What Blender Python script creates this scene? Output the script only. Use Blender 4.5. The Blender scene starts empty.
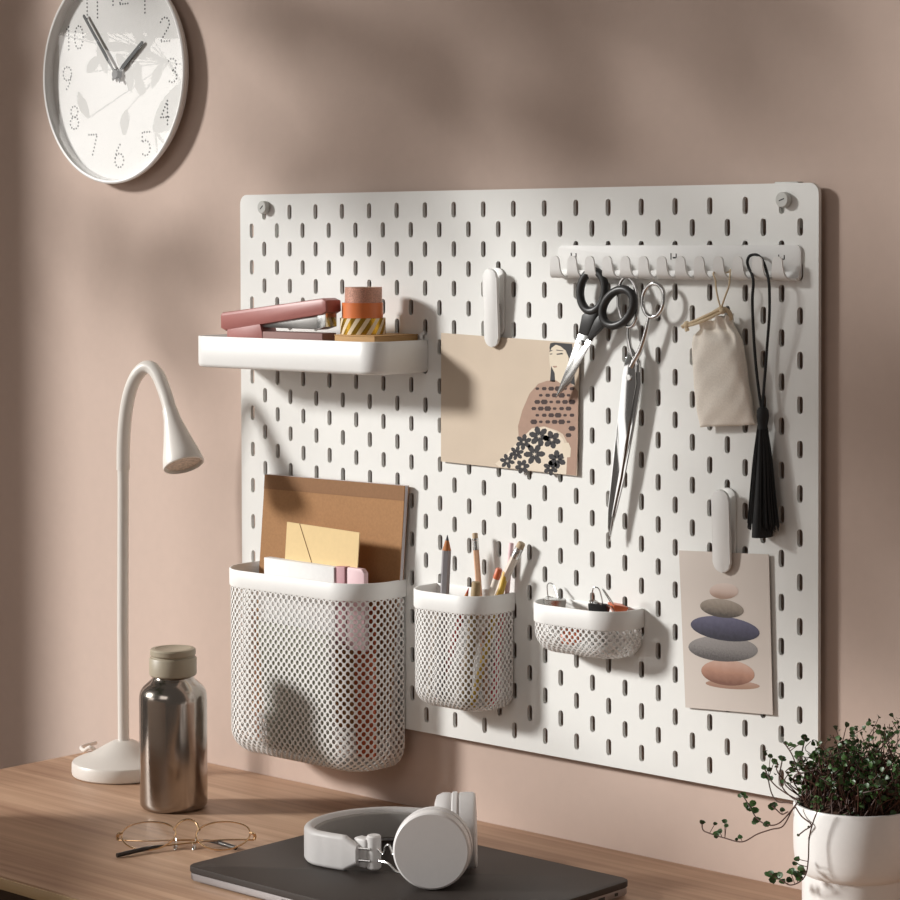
import bpy, bmesh, math, random
from mathutils import Vector, Matrix
random.seed(7)
S = bpy.context.scene
COL = S.collection
PI = math.pi

# ------------------------------------------------------------------ camera, light, exposure
def basis(r, u, b, loc):
    return Matrix(((r[0], u[0], b[0], loc[0]), (r[1], u[1], b[1], loc[1]), (r[2], u[2], b[2], loc[2]), (0, 0, 0, 1)))
cam_d = bpy.data.cameras.new('camera'); cam = bpy.data.objects.new('camera', cam_d); COL.objects.link(cam)
cam_d.sensor_width = 36; cam_d.lens = 96.4378; cam_d.shift_x = -0.00021; cam_d.shift_y = -0.15818
cam_d.clip_start = .05
CR = Vector((0.7386, 0.6741, -0.0030)); CU = Vector((-0.0167, 0.0228, 0.9996)); CF = Vector((-0.6739, 0.7383, -0.0281))
cam.matrix_world = basis(CR, CU, -CF, (1.5862, -1.8092, 1.3314))
S.camera = cam

S.view_settings.view_transform = 'Standard'; S.view_settings.look = 'None'
S.view_settings.gamma = 1; S.view_settings.use_curve_mapping = False
S.view_settings.exposure = 0.0

world = bpy.data.worlds.new('world'); S.world = world; world.use_nodes = True
wb = world.node_tree.nodes['Background']; wb.inputs[0].default_value = (1.0, .90, .82, 1); wb.inputs[1].default_value = .115

# low sun from the left front, an assumed window lamp for the clock to mirror, then added fill lamps
SUN_EL = math.radians(21)
SUN_TO = Vector((-.735 * math.cos(SUN_EL), -.678 * math.cos(SUN_EL), math.sin(SUN_EL)))   # towards the sun
sd_ = bpy.data.lights.new('sun', 'SUN'); so = bpy.data.objects.new('sun', sd_); COL.objects.link(so)
sd_.energy = 4.25; sd_.angle = math.radians(8.5); sd_.color = (1.0, .988, .96); so.location = SUN_TO * 3 + Vector((0, 0, 1))
so.rotation_euler = (-SUN_TO).to_track_quat('-Z', 'Y').to_euler()
def area(name, loc, to, w, h, energy, col=(1, .96, .92)):
    d = bpy.data.lights.new(name, 'AREA'); o = bpy.data.objects.new(name, d); COL.objects.link(o)
    d.shape = 'RECTANGLE'; d.size = w; d.size_y = h; d.energy = energy; d.color = col; o.location = loc
    o.rotation_euler = (Vector(to) - Vector(loc)).to_track_quat('-Z', 'Y').to_euler(); return o
area('assumed_window_light', (-2.96, -2.1, 1.60), (-.57, 0, 1.5), .50, .48, 3.2)  # assumed window, a small lamp added so the clock glass mirrors something bright
area('side_fill', (-1.65, -2.3, 1.05), (0, 0, 1.0), .9, 1.1, 4.5)  # added soft fill, gives the steel blades something bright to reflect
gd = bpy.data.lights.new('wall_patch_spot', 'SPOT'); go = bpy.data.objects.new('wall_patch_spot', gd); COL.objects.link(go)  # added spot that brightens the wall patch by the lamp
gd.energy = 13; gd.spot_size = math.radians(27); gd.spot_blend = 1; gd.shadow_soft_size = .09; gd.color = (1, .95, .87); go.location = (-1.75, -.75, 1.52)
go.rotation_euler = (Vector((-.70, 0, 1.13)) - Vector(go.location)).to_track_quat('-Z', 'Y').to_euler()
area('room_fill', (.5, -3.4, 2.4), (.1, 0, 1.0), 1.6, 1.2, 9, (1, .94, .9))  # added weak fill from behind the camera

# ------------------------------------------------------------------ helpers
def lin(h):
    c = [int(h[i:i + 2], 16) / 255 for i in (0, 2, 4)]
    return tuple(v / 12.92 if v <= .04045 else ((v + .055) / 1.055) ** 2.4 for v in c)
def mat(name, col, rough=.5, metal=0, noise=0, nscale=200, bump=0, sheen=0, spec=.5, trans=0, coat=0, var=None):
    m = bpy.data.materials.new(name); m.use_nodes = True
    nt = m.node_tree; b = nt.nodes['Principled BSDF']
    c = lin(col) if isinstance(col, str) else col
    b.inputs['Base Color'].default_value = (*c, 1); b.inputs['Roughness'].default_value = rough
    b.inputs['Metallic'].default_value = metal; b.inputs['Specular IOR Level'].default_value = spec
    if sheen: b.inputs['Sheen Weight'].default_value = sheen
    if coat: b.inputs['Coat Weight'].default_value = coat
    if trans: b.inputs['Transmission Weight'].default_value = trans
    tc = nt.nodes.new('ShaderNodeTexCoord'); n = nt.nodes.new('ShaderNodeTexNoise')
    n.inputs['Scale'].default_value = nscale; n.inputs['Detail'].default_value = 4
    nt.links.new(tc.outputs['Object'], n.inputs['Vector'])
    v = noise or .02
    r = nt.nodes.new('ShaderNodeValToRGB')
    r.color_ramp.elements[0].position = .3; r.color_ramp.elements[1].position = .7
    c2 = lin(var) if var else tuple(min(1, x * (1 + v)) for x in c)
    r.color_ramp.elements[0].color = (*(c if var else [x * (1 - v) for x in c]), 1)
    r.color_ramp.elements[1].color = (*c2, 1)
    nt.links.new(n.outputs['Fac'], r.inputs['Fac']); nt.links.new(r.outputs['Color'], b.inputs['Base Color'])
    if bump:
        bp = nt.nodes.new('ShaderNodeBump'); bp.inputs['Strength'].default_value = bump; bp.inputs['Distance'].default_value = .001
        nt.links.new(n.outputs['Fac'], bp.inputs['Height']); nt.links.new(bp.outputs['Normal'], b.inputs['Normal'])
    return m
def mat_clear(name, tint=(1, 1, 1), rough=.02):
    m = bpy.data.materials.new(name); m.use_nodes = True; nt = m.node_tree
    for n in list(nt.nodes):
        if n.type == 'BSDF_PRINCIPLED': nt.nodes.remove(n)
    o = nt.nodes['Material Output']; t = nt.nodes.new('ShaderNodeBsdfTransparent'); g = nt.nodes.new('ShaderNodeBsdfGlossy')
    f = nt.nodes.new('ShaderNodeFresnel'); x = nt.nodes.new('ShaderNodeMixShader')
    t.inputs[0].default_value = (*tint, 1); g.inputs['Roughness'].default_value = rough; f.inputs[0].default_value = 1.5
    ge = nt.nodes.new('ShaderNodeNewGeometry'); iv = nt.nodes.new('ShaderNodeMath'); iv.operation = 'SUBTRACT'; iv.inputs[0].default_value = 1
    mu = nt.nodes.new('ShaderNodeMath'); mu.operation = 'MULTIPLY'
    nt.links.new(ge.outputs['Backfacing'], iv.inputs[1]); nt.links.new(iv.outputs[0], mu.inputs[0]); nt.links.new(f.outputs[0], mu.inputs[1])
    nt.links.new(mu.outputs[0], x.inputs[0]); nt.links.new(t.outputs[0], x.inputs[1]); nt.links.new(g.outputs[0], x.inputs[2])
    nt.links.new(x.outputs[0], o.inputs['Surface'])
    return m
def mat_grain(name, c1, c2, c3, scale=(1.6, 34, 34), rough=.45, bump=.06, rot=0):
    m = bpy.data.materials.new(name); m.use_nodes = True; nt = m.node_tree; b = nt.nodes['Principled BSDF']
    tc = nt.nodes.new('ShaderNodeTexCoord'); mp = nt.nodes.new('ShaderNodeMapping'); mp.inputs['Scale'].default_value = scale
    mp.inputs['Rotation'].default_value = (0, 0, rot)
    n1 = nt.nodes.new('ShaderNodeTexNoise'); n1.inputs['Scale'].default_value = 1.0; n1.inputs['Detail'].default_value = 6; n1.inputs['Roughness'].default_value = .62; n1.inputs['Distortion'].default_value = .5
    r = nt.nodes.new('ShaderNodeValToRGB'); e = r.color_ramp.elements
    e[0].position = .32; e[0].color = (*lin(c1), 1); e[1].position = .66; e[1].color = (*lin(c3), 1)
    k = e.new(.5); k.color = (*lin(c2), 1)
    nt.links.new(tc.outputs['Object'], mp.inputs['Vector']); nt.links.new(mp.outputs[0], n1.inputs['Vector'])
    nt.links.new(n1.outputs['Fac'], r.inputs['Fac']); nt.links.new(r.outputs[0], b.inputs['Base Color'])
    b.inputs['Roughness'].default_value = rough
    bp = nt.nodes.new('ShaderNodeBump'); bp.inputs['Strength'].default_value = bump; bp.inputs['Distance'].default_value = .001
    nt.links.new(n1.outputs['Fac'], bp.inputs['Height']); nt.links.new(bp.outputs[0], b.inputs['Normal'])
    return m

ORG = {}
def link(o, loc, parent=None):
    COL.objects.link(o); loc = Vector(loc); ORG[o.name] = loc
    if parent: o.parent = parent; o.location = loc - ORG[parent.name]
    else: o.location = loc
    return o
def tag(o, label=None, cat=None, group=None, kind=None):
    if label: o['label'] = label
    if cat: o['category'] = cat
    if group: o['group'] = group
    if kind: o['kind'] = kind
    return o
def thing(name, loc, label, cat, group=None):
    o = bpy.data.objects.new(name, None); o.empty_display_size = .02; link(o, loc)
    return tag(o, label, cat, group)
def obj(name, bm, m, parent=None, loc=None, angle=35, flat=False, solid=0, sub=0, label=None):
    """links the bmesh (world coordinates) as one mesh object"""
    if loc is None: loc = ORG[parent.name] if parent else (0, 0, 0)
    loc = Vector(loc)
    bmesh.ops.translate(bm, verts=bm.verts, vec=-loc)
    if not flat: bmesh.ops.recalc_face_normals(bm, faces=bm.faces)
    me = bpy.data.meshes.new(name)
    for p in bm.faces: p.smooth = not flat
    bm.to_mesh(me); bm.free()
    if not flat: me.set_sharp_from_angle(angle=math.radians(angle))
    for k in (m if isinstance(m, (list, tuple)) else [m]): me.materials.append(k)
    o = bpy.data.objects.new(name, me); link(o, loc, parent)
    if solid:
        md = o.modifiers.new('solid', 'SOLIDIFY'); md.thickness = solid; md.offset = 0
    if sub:
        md = o.modifiers.new('sub', 'SUBSURF'); md.levels = sub; md.render_levels = sub
    if label: o['label'] = label
    return o
def copy_tree(o, parent=None):
    c = o.copy(); COL.objects.link(c); c.parent = parent; ORG[c.name] = ORG[o.name].copy()
    for ch in list(o.children): copy_tree(ch, c)
    return c
def V(*a): return Vector(a)
def frame(axis, up=(0, 0, 1)):
    z = Vector(axis).normalized(); u = Vector(up)
    if abs(z.dot(u.normalized())) > .98: u = Vector((1, 0, 0))
    x = u.cross(z).normalized(); y = z.cross(x)
    return x, y, z
def box(bm, c, s, rot=None, bev=0, seg=2, mi=0):
    r = bmesh.ops.create_cube(bm, size=1); vs = r['verts']
    M = Matrix.Translation(Vector(c)) @ (rot.to_4x4() if rot else Matrix.Identity(4)) @ Matrix.Diagonal((*s, 1))
    bmesh.ops.transform(bm, matrix=M, verts=vs)
    fs = list({f for v in vs for f in v.link_faces})
    for f in fs: f.material_index = mi
    if bev:
        es = list({e for v in vs for e in v.link_edges})
        bmesh.ops.bevel(bm, geom=es, offset=bev, segments=seg, profile=.5, affect='EDGES')
    return bm
def lathe(bm, prof, c=(0, 0, 0), axis=(0, 0, 1), seg=48, mi=0, up=(0, 0, 1), sx=1, sy=1):
    x, y, z = frame(axis, up); c = Vector(c); rings = []
    for r, h in prof:
        if r < 1e-6: rings.append([bm.verts.new(c + z * h)])
        else: rings.append([bm.verts.new(c + z * h + (x * math.cos(a) * sx + y * math.sin(a) * sy) * r) for a in [2 * PI * i / seg for i in range(seg)]])
    for A, B in zip(rings, rings[1:]):
        for i in range(seg):
            j = (i + 1) % seg
            q = [A[i % len(A)], A[j % len(A)], B[j % len(B)], B[i % len(B)]]
            q = list(dict.fromkeys(q))
            if len(q) > 2:
                try: bm.faces.new(q).material_index = mi
                except ValueError: pass
    return bm
def catmull(pts, n=8, closed=False):
    P = [Vector(p) for p in pts]; out = []
    N = len(P); rng = range(N if closed else N - 1)
    for i in rng:
        if closed: a, b, c, d = P[i - 1], P[i], P[(i + 1) % N], P[(i + 2) % N]
        else:
            b, c = P[i], P[i + 1]; a = P[i - 1] if i else b * 2 - c; d = P[i + 2] if i + 2 < N else c * 2 - b
        for k in range(n):
            t = k / n
            out.append(.5 * ((2 * b) + (c - a) * t + (2 * a - 5 * b + 4 * c - d) * t * t + (3 * b - a - 3 * c + d) * t ** 3))
    if not closed: out.append(P[-1])
    return out
def tube(bm, pts, r, seg=8, closed=False, cap=True, mi=0, flat=None):
    """flat=(vector, ratio): squashes the section along vector"""
    P = [Vector(p) for p in pts]; N = len(P); rings = []
    rad = r if isinstance(r, (list, tuple)) else [r] * N
    prev = None
    for i in range(N):
        if closed: t = P[(i + 1) % N] - P[i - 1]
        else: t = P[min(i + 1, N - 1)] - P[max(i - 1, 0)]
        t.normalize()
        if prev is None:
            x, y, _ = frame(t)
        else:
            x = (prev - t * prev.dot(t)).normalized(); y = t.cross(x)
        prev = x
        ring = []
        for k in range(seg):
            o = (x * math.cos(2 * PI * k / seg) + y * math.sin(2 * PI * k / seg)) * rad[i]
            if flat:
                fv = Vector(flat[0]).normalized(); o -= fv * o.dot(fv) * (1 - flat[1])
            ring.append(bm.verts.new(P[i] + o))
        rings.append(ring)
    for i in range(N if closed else N - 1):
        A, B = rings[i], rings[(i + 1) % N]
        off = 0
        if closed and i == N - 1: off = min(range(seg), key=lambda k: (A[0].co - B[k].co).length)
        for k in range(seg):
            bm.faces.new((A[k], A[(k + 1) % seg], B[(k + 1 + off) % seg], B[(k + off) % seg])).material_index = mi
    if cap and not closed:
        bm.faces.new(rings[0][::-1]).material_index = mi; bm.faces.new(rings[-1]).material_index = mi
    return bm
def prism(bm, poly, vec, bev=0, mi=0):
    """poly: planar list of points; extruded by vec"""
    P = [Vector(p) for p in poly]; v = Vector(vec)
    A = [bm.verts.new(p) for p in P]; B = [bm.verts.new(p + v) for p in P]; n = len(P)
    fa = bm.faces.new(A); fb = bm.faces.new(B[::-1]); fs = [fa, fb]
    for i in range(n): fs.append(bm.faces.new((A[i], B[i], B[(i + 1) % n], A[(i + 1) % n])))
    for f in fs: f.material_index = mi
    if bev:
        es = [e for e in fa.edges] + [e for e in fb.edges]
        bmesh.ops.bevel(bm, geom=es, offset=bev, segments=2, profile=.5, affect='EDGES')
    return bm
def face(bm, pts, mi=0):
    f = bm.faces.new([bm.verts.new(Vector(p)) for p in pts]); f.material_index = mi; return f
def ball(bm, c, r, mi=0, seg=16, scale=(1, 1, 1)):
    q = bmesh.ops.create_uvsphere(bm, u_segments=seg, v_segments=max(6, seg // 2), radius=r)
    bmesh.ops.transform(bm, matrix=Matrix.Translation(Vector(c)) @ Matrix.Diagonal((*scale, 1)), verts=q['verts'])
    for f in {f for v in q['verts'] for f in v.link_faces}: f.material_index = mi
    return bm
def rrect(w, h, r, n=6):
    """rounded rectangle outline centred at 0 in 2D"""
    o = []
    for cx, cy, a0 in ((w / 2 - r, h / 2 - r, 0), (-w / 2 + r, h / 2 - r, 90), (-w / 2 + r, -h / 2 + r, 180), (w / 2 - r, -h / 2 + r, 270)):
        for k in range(n + 1):
            a = math.radians(a0 + 90 * k / n); o.append((cx + r * math.cos(a), cy + r * math.sin(a)))
    return o
NB = bmesh.new

# ------------------------------------------------------------------ materials
M = {}
M['wall'] = mat('wall_paint', (.55, .425, .36), .85, noise=.015, nscale=90, bump=.03)
M['floor'] = mat_grain('floor_boards', '6a5040', '7a5d4a', '8a6b55', (2, 20, 20), .5)
M['wood'] = mat_grain('desk_wood', '9c7860', 'b8957a', 'c8a68a', (1.6, 60, 60), .5)
M['edge'] = mat_grain('desk_edge_wood', 'b89c72', 'c8ac82', 'd6bc94', (2, 26, 60), .25)
M['dark_wood'] = mat_grain('dark_wood', '3a2a1e', '46331f', '503c2a', (2, 26, 26), .6)
M['board'] = mat('board_lacquer', (.80, .797, .77), .42, noise=.006, nscale=60)
M['white'] = mat('white_plastic', (.80, .79, .77), .5, noise=.006)
M['white_metal'] = mat('white_powder_coat', (.80, .79, .77), .4, noise=.006)
M['warm_white'] = mat('warm_white_lacquer', (.76, .72, .67), .38, noise=.006)
M['grey_plastic'] = mat('grey_plastic', (.42, .42, .40), .45)
M['light_grey'] = mat('light_grey_plastic', (.55, .55, .52), .45)
M['slot'] = mat('dark_slot', (.02, .02, .02), .6)
M['dial'] = mat('clock_dial_white', (.70, .69, .67), .6)
M['black'] = mat('black_print', (.02, .02, .022), .5)
M['glass'] = mat_clear('clear_glass')
M['lens'] = mat_clear('spectacle_lens')
M['steel'] = mat('brushed_steel', (.42, .375, .335), .17, 1, noise=.05, nscale=60)
M['chrome'] = mat('polished_steel', (.72, .72, .72), .09, 1, noise=.01)
M['silver'] = mat('satin_silver', (.62, .62, .61), .25, 1, noise=.02)
M['beige'] = mat('beige_plastic', 'a59a86', .45, noise=.02)
M['gold'] = mat('gold_wire', (.80, .55, .32), .2, 1)
M['tortoise'] = mat('dark_temple_tip', (.025, .018, .015), .2)
M['laptop'] = mat('dark_aluminium', (.040, .032, .028), .5, 0, noise=.02, spec=.3)
M['laptop_side'] = mat('grey_aluminium', (.30, .28, .28), .35, .8)
M['headphone'] = mat('matte_white_plastic', (.74, .72, .71), .45, noise=.01)
M['pad'] = mat('grey_padding', (.40, .38, .36), .7)
M['rose'] = mat('dusty_rose_enamel', 'a2645e', .42, noise=.02)
M['rose_dark'] = mat('dull_mauve_card', '8c6a64', .7)
M['kraft'] = mat('kraft_board', 'a67a50', .8, noise=.07, nscale=420)
M['kraft_dark'] = mat('dark_kraft_tape', '8c6440', .75, noise=.05, nscale=420)
M['kraft_box'] = mat('kraft_card', 'b8905e', .75, noise=.05, nscale=500)
M['paper'] = mat('white_paper', (.82, .81, .80), .8)
M['lilac_paper'] = mat('page_block', (.62, .58, .60), .8)
M['envelope'] = mat('cream_yellow_paper', 'e2c692', .75, noise=.02)
M['pink'] = mat('pale_pink_plastic', 'dcbcc0', .5)
M['pink_dark'] = mat('rose_paper', 'b88a90', .6)
M['sage'] = mat('sage_grey_card', 'a3a396', .8)
M['terracotta'] = mat('terracotta_card', 'b4552f', .7)
M['brown_strip'] = mat('brown_card', '9c6a50', .7)
M['copper_glitter'] = mat('copper_glitter', 'c4907c', .4, .1, noise=.55, nscale=1500, bump=.3)
M['orange_tape'] = mat('orange_tape', 'dd7a42', .4)
M['tape_core'] = mat('tape_core_card', 'd8c8b0', .8)
M['cotton'] = mat('raw_cotton', 'f4ece0', .95, noise=.06, nscale=700, bump=.25, sheen=.2)
M['cord'] = mat('cotton_cord', 'dcc8a8', .9, noise=.1, nscale=1200, bump=.3)
M['black_plastic'] = mat('black_plastic', (.028, .027, .027), .38)
M['black_thread'] = mat('black_thread', (.012, .012, .013), .7, noise=.2, nscale=900)
M['pot'] = mat('white_ceramic', (.78, .76, .74), .3, noise=.01)
M['soil'] = mat('potting_soil', '3a2416', .95, noise=.4, nscale=150, bump=.8)
M['stem'] = mat('reddish_brown_stem', '43261a', .6, noise=.15, nscale=200)
M['leaf'] = mat('small_green_leaf', '24401f', .42, nscale=60, var='3c5a28')
M['pencil_wood'] = mat('natural_pencil_wood', 'd0a585', .6, noise=.05, nscale=300)
M['pencil_grey'] = mat('grey_pencil_lacquer', '8f8c90', .35)
M['graphite'] = mat('pencil_lead', '4a4a52', .5)
M['cut_wood'] = mat('sharpened_wood', 'b5713f', .7)
M['pencil_white'] = mat('white_pencil_lacquer', 'ddd2c6', .35)
M['eraser'] = mat('beige_eraser', 'b9a387', .8)
M['red'] = mat('red_lacquer', 'b3322c', .4)
M['coral'] = mat('coral_lacquer', 'd8606a', .4)
M['cork'] = mat('tan_stub', '9c8560', .6, noise=.12, nscale=500)
M['yellow'] = mat('yellow_lacquer', 'c9a53c', .4)
M['orange_clip'] = mat('orange_enamel', 'cf6a41', .4)
M['card_back'] = mat('postcard_paper', 'cebda9', .75, noise=.05, nscale=14)
M['card_grey'] = mat('pale_taupe_print', 'cec3ba', .7, noise=.02, nscale=12)

# ------------------------------------------------------------------ setting
WALL_Y = .013
bm = NB(); box(bm, (0, WALL_Y + .05, 1.4), (5.0, .1, 2.8)); tag(obj('wall_back', bm, M['wall'], loc=(0, WALL_Y + .05, 0)), kind='structure')
bm = NB(); box(bm, (0, -1.6, -.02), (5.0, 3.4, .04)); tag(obj('floor', bm, M['floor'], loc=(0, -1.6, 0)), kind='structure')

# unseen post, box and leafy plant added at left to shade wall and desk
bm = NB(); box(bm, V(-1.296, -.337, 1.3), (.30, .06, 2.6), bev=.004); tag(obj('shade_post_1', bm, M['white_metal'], loc=(-1.25, -.337, 0)), kind='structure')  # added blocker, darkens the left edge of the wall
bm = NB(); fh = V(CF.x, CF.y, 0).normalized(); rh = V(CR.x, CR.y, 0).normalized(); cl = cam.matrix_world.translation
ctr = V(cl.x, cl.y, 0) + fh * 1.955 - rh * .73; ctr.z = .44
box(bm, ctr, (.14, 1.03, .88), Matrix.Rotation(math.atan2(rh.y, rh.x), 3, 'Z'), bev=.006); tag(obj('shade_box_1', bm, M['white_metal'], loc=(ctr.x, ctr.y, 0)), kind='structure')  # added low blocker, keeps the sun off the desk front
gobo_plant = thing('shade_plant', (-1.15, -.70, 0), 'unseen leafy plant added left of the desk to dapple the wall with shade', 'plant')
rg = random.Random(5); LB_, SB_ = NB(), NB()
def big_leaf(c, d, nrm, L, w):
    d = Vector(d).normalized(); n = Vector(nrm).normalized(); s_ = d.cross(n).normalized(); c = Vector(c); top = []; bot = []
    for k in range(9):
        f = k / 8; ww = w * math.sin(PI * min(1, f * .93 + .035)) ** .8 * (1.1 - .35 * f); p = c + d * L * f - n * L * .12 * f * f
        top.append(LB_.verts.new(p + s_ * ww + n * ww * .15)); bot.append(LB_.verts.new(p - s_ * ww + n * ww * .15))
    for k in range(8): LB_.faces.new((top[k], top[k + 1], bot[k + 1], bot[k]))
SHZ = [((-0.34311, 0.013, 1.55079), 5, 0.08, 0.12), ((-0.16105, 0.013, 1.56106), 10, 0.08, 0.13), ((-0.022, 0.013, 1.51213), 7, 0.08, 0.12), ((0.13209, 0.013, 1.55203), 10, 0.08, 0.13), ((0.2734, 0.013, 1.56106), 9, 0.08, 0.13), ((0.39308, 0.013, 1.57017), 5, 0.07, 0.12), ((-0.54645, 0.013, 1.28044), 2, 0.05, 0.09), ((0.48567, 0.013, 1.25215), 9, 0.08, 0.13), ((0.48603, 0.013, 1.13058), 10, 0.08, 0.13), ((0.48642, 0.013, 0.99992), 10, 0.08, 0.12), ((-0.72682, 0.013, 1.59699), 3, 0.06, 0.09), ((0.19182, 0.013, 0.70064), 4, 0.05, 0.1), ((0.30756, 0.013, 0.7033), 4, 0.05, 0.1)]
for P, n, sp, sz in SHZ:
    P = Vector(P); r0 = (P - cam.matrix_world.translation).dot(CR)
    for k in range(n):
        t = (rg.uniform(.75, 1.25) + r0) / .945
        c = P + SUN_TO * t + CF * rg.gauss(0, sp) + V(0, 0, rg.gauss(0, sp * .8))
        d = V(rg.gauss(0, .6), rg.gauss(0, .6), rg.gauss(-.4, .7)); d -= SUN_TO * d.dot(SUN_TO)
        big_leaf(c, d, SUN_TO + V(rg.gauss(0, .3), rg.gauss(0, .3), rg.gauss(0, .3)), sz * rg.uniform(.8, 1.3), sz * .26)
        ctr = c if k == 0 else ctr
        if k: tube(SB_, [c, ctr], .0012, 4, cap=False)
        else: tube(SB_, catmull([c, c.lerp(V(-1.15, -.70, c.z - .05), .5) - V(0, 0, .05), V(-1.15, -.70, max(.3, c.z - .25))], 4), .002, 5, cap=False)
for k in range(22):    # smaller leaves added where the clock glass reflects them
    c = V(-1.175, -.515, 1.605) + V(rg.gauss(0, .05), rg.gauss(0, .05), rg.gauss(.01, .045)); d = V(rg.gauss(0, 1), rg.gauss(0, 1), rg.gauss(-.3, .8))
    nn = V(-.77, -.64, 0) + V(rg.gauss(0, .35), rg.gauss(0, .35), rg.gauss(0, .35)); d -= nn.normalized() * d.dot(nn.normalized())
    big_leaf(c, d, nn, rg.uniform(.03, .055), .008); tube(SB_, [c, V(-1.18, -.60, 1.60)], .001, 4, cap=False)
tube(SB_, catmull([V(-1.18, -.60, 1.60), V(-1.165, -.66, 1.5), V(-1.152, -.70, 1.35)], 4), .0022, 5, cap=False)
tube(SB_, [(-1.15, -.70, .18), (-1.155, -.70, 1.0), (-1.15, -.705, 1.9)], [.014, .011, .006], 10)
obj('stems', SB_, M['stem'], gobo_plant); obj('leaves', LB_, M['leaf'], gobo_plant, angle=80)
bm = NB(); lathe(bm, [(0, 0), (.10, 0), (.13, .22), (.124, .22), (.12, .19), (0, .19)], (-1.15, -.70, 0), seg=32); obj('pot', bm, M['pot'], gobo_plant)

# ------------------------------------------------------------------ desk
DL, DR, DF, DB = -.599, .86, -.4455, WALL_Y - .0005
desk = thing('desk', ((DL + DR) / 2, (DF + DB) / 2, 0), 'wooden desk with a straight grained top standing against the pink wall', 'desk')
bm = NB(); box(bm, ((DL + DR) / 2, (DF + DB) / 2 + .001, .74 - .006), (DR - DL, DB - DF - .002, .012), bev=.0012)
obj('tabletop', bm, M['wood'], desk)
bm = NB(); box(bm, ((DL + DR) / 2, DF - .0002, .74 - .0065), (DR - DL, .0024, .011), bev=.0009); obj('edge_band', bm, M['edge'], desk)
bm = NB(); box(bm, ((DL + DR) / 2, (DF + DB) / 2 + .01, .74 - .012 - .035), (DR - DL - .05, DB - DF - .06, .07), bev=.002); obj('apron', bm, M['dark_wood'], desk)
for sx in (DL + .05, DR - .05):
    for sy in (DF + .06, DB - .05):
        bm = NB(); lathe(bm, [(0, 0), (.013, 0), (.016, .01), (.021, .655), (.021, .66), (0, .66)], (sx, sy, 0), seg=20); obj('leg', bm, M['dark_wood'], desk)

# ------------------------------------------------------------------ pegboard
BX0, BX1, BZC = -.3783, .3797, 1.1020
BZ0, BZ1 = BZC - .2785, BZC + .2795
T = .0042
peg = thing('pegboard', (0, 0, BZ0), 'large white pegboard with slotted holes mounted on the pink wall', 'pegboard')
def pegboard_mesh():
    bm = NB()
    outer = [(BX0 + (BX1 - BX0) / 2 + x, (BZ0 + BZ1) / 2 + z) for x, z in rrect(BX1 - BX0, BZ1 - BZ0, .010, 6)]
    edges = []
    def ring(pts):
        vs = [bm.verts.new((x, 0, z)) for x, z in pts]
        for i in range(len(vs)): edges.append(bm.edges.new((vs[i], vs[(i + 1) % len(vs)])))
    ring(outer)
    hw, hh = .0031, .00815
    for j in range(1, 28):
        for k in range(1, 38):
            if (j + k) % 2 == 0: continue
            x = k * .02 - .38; z = BZC + .28 - .02 * j
            pts = []
            for a in range(0, 181, 36): pts.append((x + hw * math.cos(math.radians(a)), z + hh - hw + hw * math.sin(math.radians(a))))
            for a in range(180, 361, 36): pts.append((x + hw * math.cos(math.radians(a)), z - hh + hw + hw * math.sin(math.radians(a))))
            ring(pts)
    bmesh.ops.triangle_fill(bm, edges=edges, use_beauty=True, use_dissolve=False)
    # triangle_fill may fill slots: drop faces whose centre sits in one
    kill = []
    for f in bm.faces:
        c = f.calc_center_median()
        k = round((c.x + .38) / .02); j = round((BZC + .28 - c.z) / .02)
        if 1 <= k <= 37 and 1 <= j <= 27 and (j + k) % 2:
            dx = abs(c.x - (k * .02 - .38)); dz = abs(c.z - (BZC + .28 - .02 * j)) - (hh - hw)
            if math.hypot(dx, max(0, dz)) < hw * .98 and all(abs(v.co.x - (k * .02 - .38)) < hw * 1.01 and abs(v.co.z - (BZC + .28 - .02 * j)) < hh * 1.01 for v in f.verts): kill.append(f)
    bmesh.ops.delete(bm, geom=kill, context='FACES')
    fs = list(bm.faces)
    for f in fs:
        if f.normal.y > 0: f.normal_flip()
    r = bmesh.ops.extrude_face_region(bm, geom=fs)
    bmesh.ops.translate(bm, verts=[g for g in r['geom'] if isinstance(g, bmesh.types.BMVert)], vec=(0, T, 0))
    return bm
obj('panel', pegboard_mesh(), M['board'], peg, angle=30)
for (x, z) in ((BX0 + .05, BZ1 - .03), (BX1 - .05, BZ1 - .03), (BX0 + .05, BZ0 + .03), (BX1 - .05, BZ0 + .03)):
    bm = NB(); box(bm, (x + (.012 if x > 0 else 0), (T + WALL_Y) / 2, z + (.0105 if x > 0 else .007)), (.026, WALL_Y - T - .0004, .042 if z > 1.2 else .03), bev=.001); obj('spacer', bm, M['light_grey'], peg)
for c, ang in (((-0.3367, -0.0040, 1.3674), 40), ((0.3446, -0.0040, 1.3666), 20)):
    bm = NB(); lathe(bm, [(0, -.003), (.0062, -.003), (.0070, -.0022), (.0070, .003), (.0055, .004), (0, .004)], (c[0], -.004, c[2]), (0, 1, 0), 28)
    k = obj('mounting_screw', bm, M['light_grey'], peg)
    bm = NB(); box(bm, (c[0], -.0071, c[2]), (.0058, .0004, .0009), Matrix.Rotation(math.radians(-ang), 3, 'Y')); obj('screw_slot', bm, M['slot'], k)

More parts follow.
